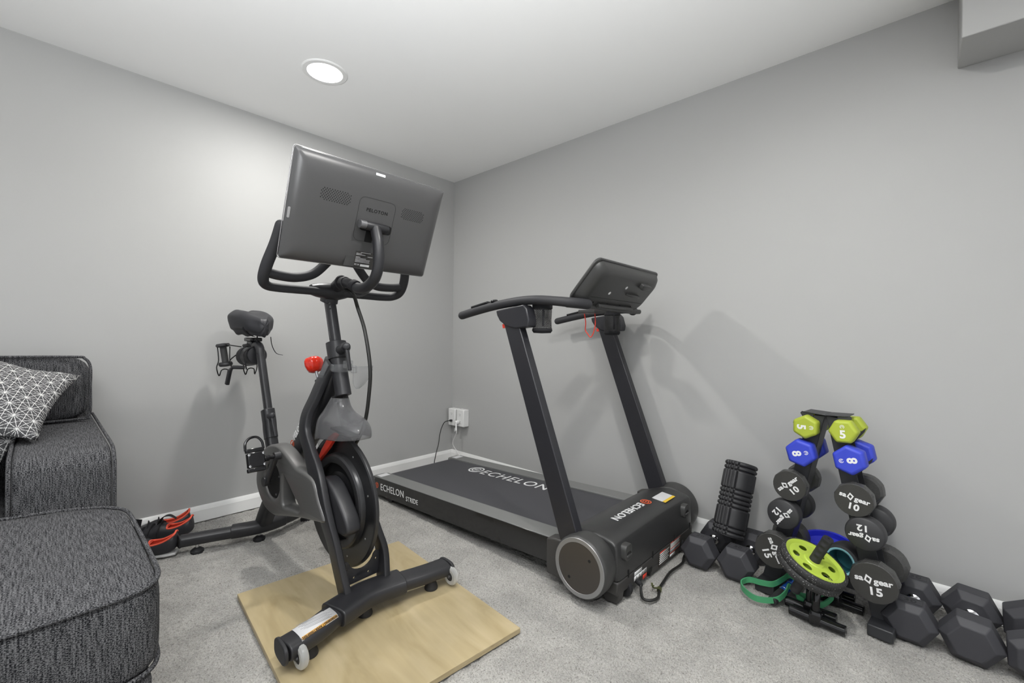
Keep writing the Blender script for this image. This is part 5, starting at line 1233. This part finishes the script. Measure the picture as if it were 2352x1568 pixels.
# ------------------------------------------------------------------ sofa, pillows, ottoman
def piping(pts, name, parent, r=0.0055, closed=True, n=5):
    p = cat(pts, n, closed)
    if closed: p.append(p[0])
    return MB().tube(p, r, 8, cap=not closed).build(name, 'fabric', parent, world=True, smooth=80, uv='box')
def cushion(c, size, name, parent, puff=0.02, rr_=0.045, p=5.0, seg=24, R=None, warp=None):
    """soft box: superellipsoid-like grid"""
    m = MB(); rings = []
    N = 36; K = 14
    hx, hy, hz = [d/2 for d in size]; c = V(c)
    for i in range(K+1):
        v = -1+2*i/K; zz = math.copysign(abs(math.sin(v*PI/2))**0.55, v)
        ring = []
        f = max(0, 1-abs(zz)**p)**(1/p)
        f2 = 1-rr_/min(hx, hy)*(1-f)
        if i in (0, K): f2 *= 0.96
        for k in range(48):
            a = 2*PI*k/48; ca, sa = math.cos(a), math.sin(a)
            e = 2/9.0
            x = hx*math.copysign(abs(ca)**e, ca); y = hy*math.copysign(abs(sa)**e, sa)
            pz = hz*zz
            ring.append(V((x*f2, y*f2, pz)))
        rings.append(ring)
    # crowned top and bottom
    for sgn, idx in ((1, -1), (-1, 0)):
        base = rings[idx]; ext = []
        for s_ in (0.85, 0.6, 0.3, 0.02):
            ext.append([V((q.x*s_, q.y*s_, q.z+sgn*puff*(1-s_**2))) for q in base])
        if sgn > 0: rings = rings+ext
        else: rings = ext[::-1]+rings
    if R is not None: rings = [[R @ q for q in rg] for rg in rings]
    rings = [[q+c for q in rg] for rg in rings]
    if warp: rings = [[q+V((0, 0, warp(q))) for q in rg] for rg in rings]
    return m.loft(rings).build(name, 'fabric', parent, world=True, smooth=70, uv='box')
def sering(c, hx, hy, z, name, parent, e=2/9.0, k=1.0, r=0.0055, n=96, warp=None):
    p = []
    for i in range(n+1):
        a = 2*PI*i/n; ca, sa = math.cos(a), math.sin(a)
        p.append(V((c[0]+hx*k*math.copysign(abs(ca)**e, ca), c[1]+hy*k*math.copysign(abs(sa)**e, sa), z)))
    if warp: p = [a+V((0, 0, warp(a))) for a in p]
    q = [p[0]]
    for a in p[1:]:
        if (a-q[-1]).length > 0.004: q.append(a)
    return MB().tube(q, r, 8, cap=False).build(name, 'fabric', parent, world=True, smooth=80, uv='box')
sofa = thing('sofa', 'charcoal heather fabric sofa against the left wall, only its end in view', 'sofa', (0.5, -2.9, 0))
def armprof(y):
    return [V((x, y, z)) for x, z in ((0.03, 0.02), (0.03, 0.655), (0.20, 0.655), (0.45, 0.652), (0.70, 0.650), (0.85, 0.648), (0.905, 0.638), (0.938, 0.610), (0.947, 0.57), (0.947, 0.30), (0.947, 0.02))]
am = MB().loft([armprof(y) for y in (-2.474, -2.40, -2.33, -2.245)]).build('arm', 'fabric', sofa, world=True, bevel=0.012, bseg=3, smooth=45, uv='box')
for y in (-2.240, -2.478):
    MB().tube(cat(armprof(y)[1:], 3), 0.0055, 8).build('arm_piping', 'fabric', sofa, world=True, smooth=80, uv='box')
cushion((0.165, -2.80, 0.80), (0.235, 1.08, 0.275), 'back_cushion', sofa, puff=0.012, rr_=0.05)
zf, zt, zb2 = 0.277, 0.928, 0.672
piping([(zf, -2.262, 0.80), (zf, -2.262, 0.89), (zf, -2.28, zt), (zf, -2.32, zt+0.008), (zf, -2.6, zt+0.012), (zf, -3.0, zt+0.012), (zf, -3.3, zt), (zf, -3.33, 0.80), (zf, -3.3, zb2), (zf, -2.9, zb2-0.005), (zf, -2.32, zb2-0.006), (zf, -2.275, zb2+0.004), (zf, -2.262, 0.70)], 'cushion_piping', sofa)
MB().box((0.06, -2.80, 0.40), (0.10, 1.10, 0.76)).build('back_frame', 'fabric', sofa, world=True, bevel=0.02, uv='box')
MB().box((0.50, -3.0, 0.15), (0.82, 1.04, 0.26)).build('seat_base', 'fabric', sofa, world=True, bevel=0.02, uv='box')
cushion((0.50, -3.0, 0.36), (0.84, 1.03, 0.16), 'seat_cushion', sofa)

ott = thing('ottoman', 'large charcoal heather fabric ottoman with piping, in the lower left corner', 'ottoman', (1.32, -2.7, 0))
OW = lambda q: 0.040*max(0.0, 1-((q.y+2.62)/0.42)**2)*min(1.0, max(0.0, (1.70-q.x)/0.70))*min(1.0, max(0.0, (q.z-0.30)/0.15))
cushion((1.325, -2.62, 0.356), (0.70, 0.82, 0.200), 'top_cushion', ott, puff=0.022, rr_=0.035, warp=OW)
for z in (0.4545, 0.2585):
    sering((1.325, -2.62), 0.350, 0.410, z, 'piping', ott, k=0.992, warp=OW)
MB().box((1.325, -2.62, 0.133), (0.655, 0.775, 0.25)).build('base', 'fabric', ott, world=True, bevel=0.03, bseg=4, uv='box')

def pillow(name, label, c, X, Y, w_, h_, th_, droop=0.0, power=0.5):
    t = thing(name, label, 'pillow', c, group='patterned throw pillows')
    F = frame(c, X, Y); m = MB(); n = 26; vs = []; fs_ = []
    for side_ in (1, -1):
        for i in range(n+1):
            for j in range(n+1):
                u, v = -1+2*i/n, -1+2*j/n
                pinch = 1-0.10*(1-abs(u)**2)*(abs(v)**3); pinch2 = 1-0.10*(1-abs(v)**2)*(abs(u)**3)
                hgt = th_*(max(0, (1-u*u))*max(0, (1-v*v)))**power
                x, y = w_*u*pinch2, h_*v*pinch
                p = F @ V((x, y+droop*(u**2)*(-1), side_*hgt+0.010*math.sin(5*u+3*v)*(1-u*u)))
                vs.append(p)
    N2 = (n+1)**2
    for s_ in (0, 1):
        for i in range(n):
            for j in range(n):
                a = s_*N2+i*(n+1)+j; fs_.append((a, a+1, a+n+2, a+n+1) if s_ else (a, a+n+1, a+n+2, a+1))
    m.add(vs, fs_)
    Fi = F.inverted(); Wm = WM[t.name]
    o = m.build('cover', 'pillow', t, world=True, smooth=80, uv=lambda c_: tuple((Fi @ (Wm @ c_)).xy))
    bm = bmesh.new(); bm.from_mesh(o.data); bmesh.ops.remove_doubles(bm, verts=bm.verts, dist=0.0004); bm.to_mesh(o.data); bm.free()
    return t
pillow('throw_pillow', 'dark grey throw pillow with white starburst lines leaning over the sofa arm', (0.482, -2.560, 0.812), (0.196, 0.95, -0.24), (-0.843, 0.289, 0.458), 0.215, 0.215, 0.062)
pillow('throw_pillow', 'matching patterned pillow lower down, tucked beneath the upper pillow', (0.60, -2.685, 0.560), (0.45, 0.86, -0.10), (-0.50, 0.10, 0.85), 0.20, 0.19, 0.055)

# ------------------------------------------------------------------ cycling shoes
def shoe(label, heel, toe, sc=1.0, flip=1, mat='shoe'):
    heel, toe = V(heel), V(toe); d = (toe-heel); d.z = 0; Ln = d.length; d.normalize(); sd = V((-d.y, d.x, 0))*flip
    M_ = Matrix((d, sd, V((0, 0, 1)))).transposed().to_4x4(); M_.translation = heel
    t = thing('cycling_shoe', label, 'shoe', mtx=M_, group='cycling shoes')
    secs = [(0.000, 0.012, 0.070, 0.045), (0.010, 0.030, 0.108, 0.030), (0.035, 0.036, 0.092, 0.018), (0.070, 0.037, 0.076, 0.012), (0.105, 0.038, 0.074, 0.010), (0.135, 0.040, 0.088, 0.010), (0.165, 0.044, 0.074, 0.010), (0.200, 0.048, 0.062, 0.012), (0.235, 0.045, 0.052, 0.018), (0.262, 0.034, 0.044, 0.024), (0.280, 0.014, 0.036, 0.030)]
    NR = 32
    def ring(x, hw, top, bot, k=1.0, dz=0.0):
        out = []
        for j in range(NR):
            a = 2*PI*j/NR; c_, s_ = math.cos(a), math.sin(a)
            y = hw*k*math.copysign(abs(c_)**0.75, c_); z = (top+bot)/2+(top-bot)/2*k*math.copysign(abs(s_)**0.8, s_)+dz
            out.append(V((x, y, z)))
        return out
    m = MB(); rs = [ring(*s_) for s_ in secs]
    n = len(rs); vs = [p for r2 in rs for p in r2]; fs_ = []
    op = set()
    for i in range(n-1):
        for j in range(NR):
            k2 = (j+1) % NR
            top_face = 4 <= j <= 11
            if top_face and 1 <= i <= 3: continue         # the foot opening
            fs_.append((i*NR+j, i*NR+k2, (i+1)*NR+k2, (i+1)*NR+j))
    fs_.append(tuple(range(NR))); fs_.append(tuple((n-1)*NR+j for j in range(NR)))
    up_ = m.add(vs, fs_).build('upper', mat, t, smooth=60, sub=1, solid=0.003)
    # coral lining: inner shell rising as a rolled collar
    m = MB(); rs = [[p*1.0 for p in ring(x, hw-0.006, top-0.004, bot+0.006)] for x, hw, top, bot in secs[1:7]]
    rs[0] = [p+V((0.006, 0, 0)) for p in rs[0]]
    vs = [p for r2 in rs for p in r2]; fs_ = []
    for i in range(len(rs)-1):
        for j in range(NR):
            k2 = (j+1) % NR
            if 4 <= j <= 11 and i <= 2: continue
            fs_.append((i*NR+j, i*NR+k2, (i+1)*NR+k2, (i+1)*NR+j))
    fs_.append(tuple(range(NR)))
    m.add(vs, fs_).build('lining', 'redlining', t, smooth=60, sub=1)
    col_ = [ring(*secs[i]) for i in (1, 2, 3, 4)]
    pts = [col_[0][8]+V((-0.002, 0, 0.004))]+[col_[0][5]]+[c_[4] for c_ in col_[1:]]+[col_[3][8]+V((0.006, 0, 0.002))]+[c_[12] for c_ in col_[::-1]][:3]+[col_[0][11]]
    MB().tube(cat(pts, 5, True)+[cat(pts, 5, True)[0]], 0.0045, 8, cap=False).build('collar', 'redlining', t, smooth=80)
    so = MB().loft([[V((x, y*1.03, z)) for x, y in [(0.002, 0.022), (0.04, 0.034), (0.10, 0.033), (0.17, 0.043), (0.22, 0.046), (0.265, 0.030), (0.283, 0.006), (0.283, -0.006), (0.265, -0.030), (0.22, -0.046), (0.17, -0.043), (0.10, -0.033), (0.04, -0.034), (0.002, -0.022)]] for z in (0.006, 0.017)]).build('sole', 'sole', t, bevel=0.003)
    for x in (0.135, 0.175, 0.215):
        hw = 0.046; tp = {0.135: 0.083, 0.175: 0.073, 0.215: 0.060}[x]
        MB().sweep(cat([(x, -hw+0.002, 0.030), (x, -hw*0.8, tp-0.015), (x, 0, tp+0.004), (x, hw*0.8, tp-0.015), (x, hw-0.002, 0.030)], 5), rrect(0.022, 0.003, 0.001, 1), up=(1, 0, 0)).build('strap', 'strap', t, world=False)
    MB().box((0.150, -0.046, 0.046), (0.030, 0.010, 0.024), Matrix.Rotation(0.4, 3, 'Y')).build('buckle', 'gloss', t, bevel=0.003)
    return t
s1 = shoe('black cycling shoe with coral lining and a buckle, nearest the ottoman', (0.380, -1.965, 0.0), (0.240, -2.208, 0.0))
s2 = shoe('black cycling shoe with coral lining, heel pointing at the rear foot of the bike', (0.215, -1.872, 0.0), (0.075, -2.118, 0.0))
s3 = shoe('black cycling shoe mostly hidden, farthest of the three and nearest the wall', (0.105, -1.862, 0.0), (0.045, -2.13, 0.0))
MB().sweep(cat([(0.175, 0.0, 0.080), (0.165, 0.005, 0.115), (0.155, 0.008, 0.160), (0.150, 0.010, 0.185)], 4), rrect(0.003, 0.026, 0.001, 1), up=(1, 0, 0)).build('loose_strap', 'strap', s1)
st2 = MB().sweep(cat([(0.150, 0.0, 0.085), (0.130, 0.004, 0.118), (0.100, 0.006, 0.125), (0.075, 0.0, 0.105)], 4), rrect(0.026, 0.003, 0.001, 1), up=(0, 0, 1)).build('loose_strap', 'strap', s2)
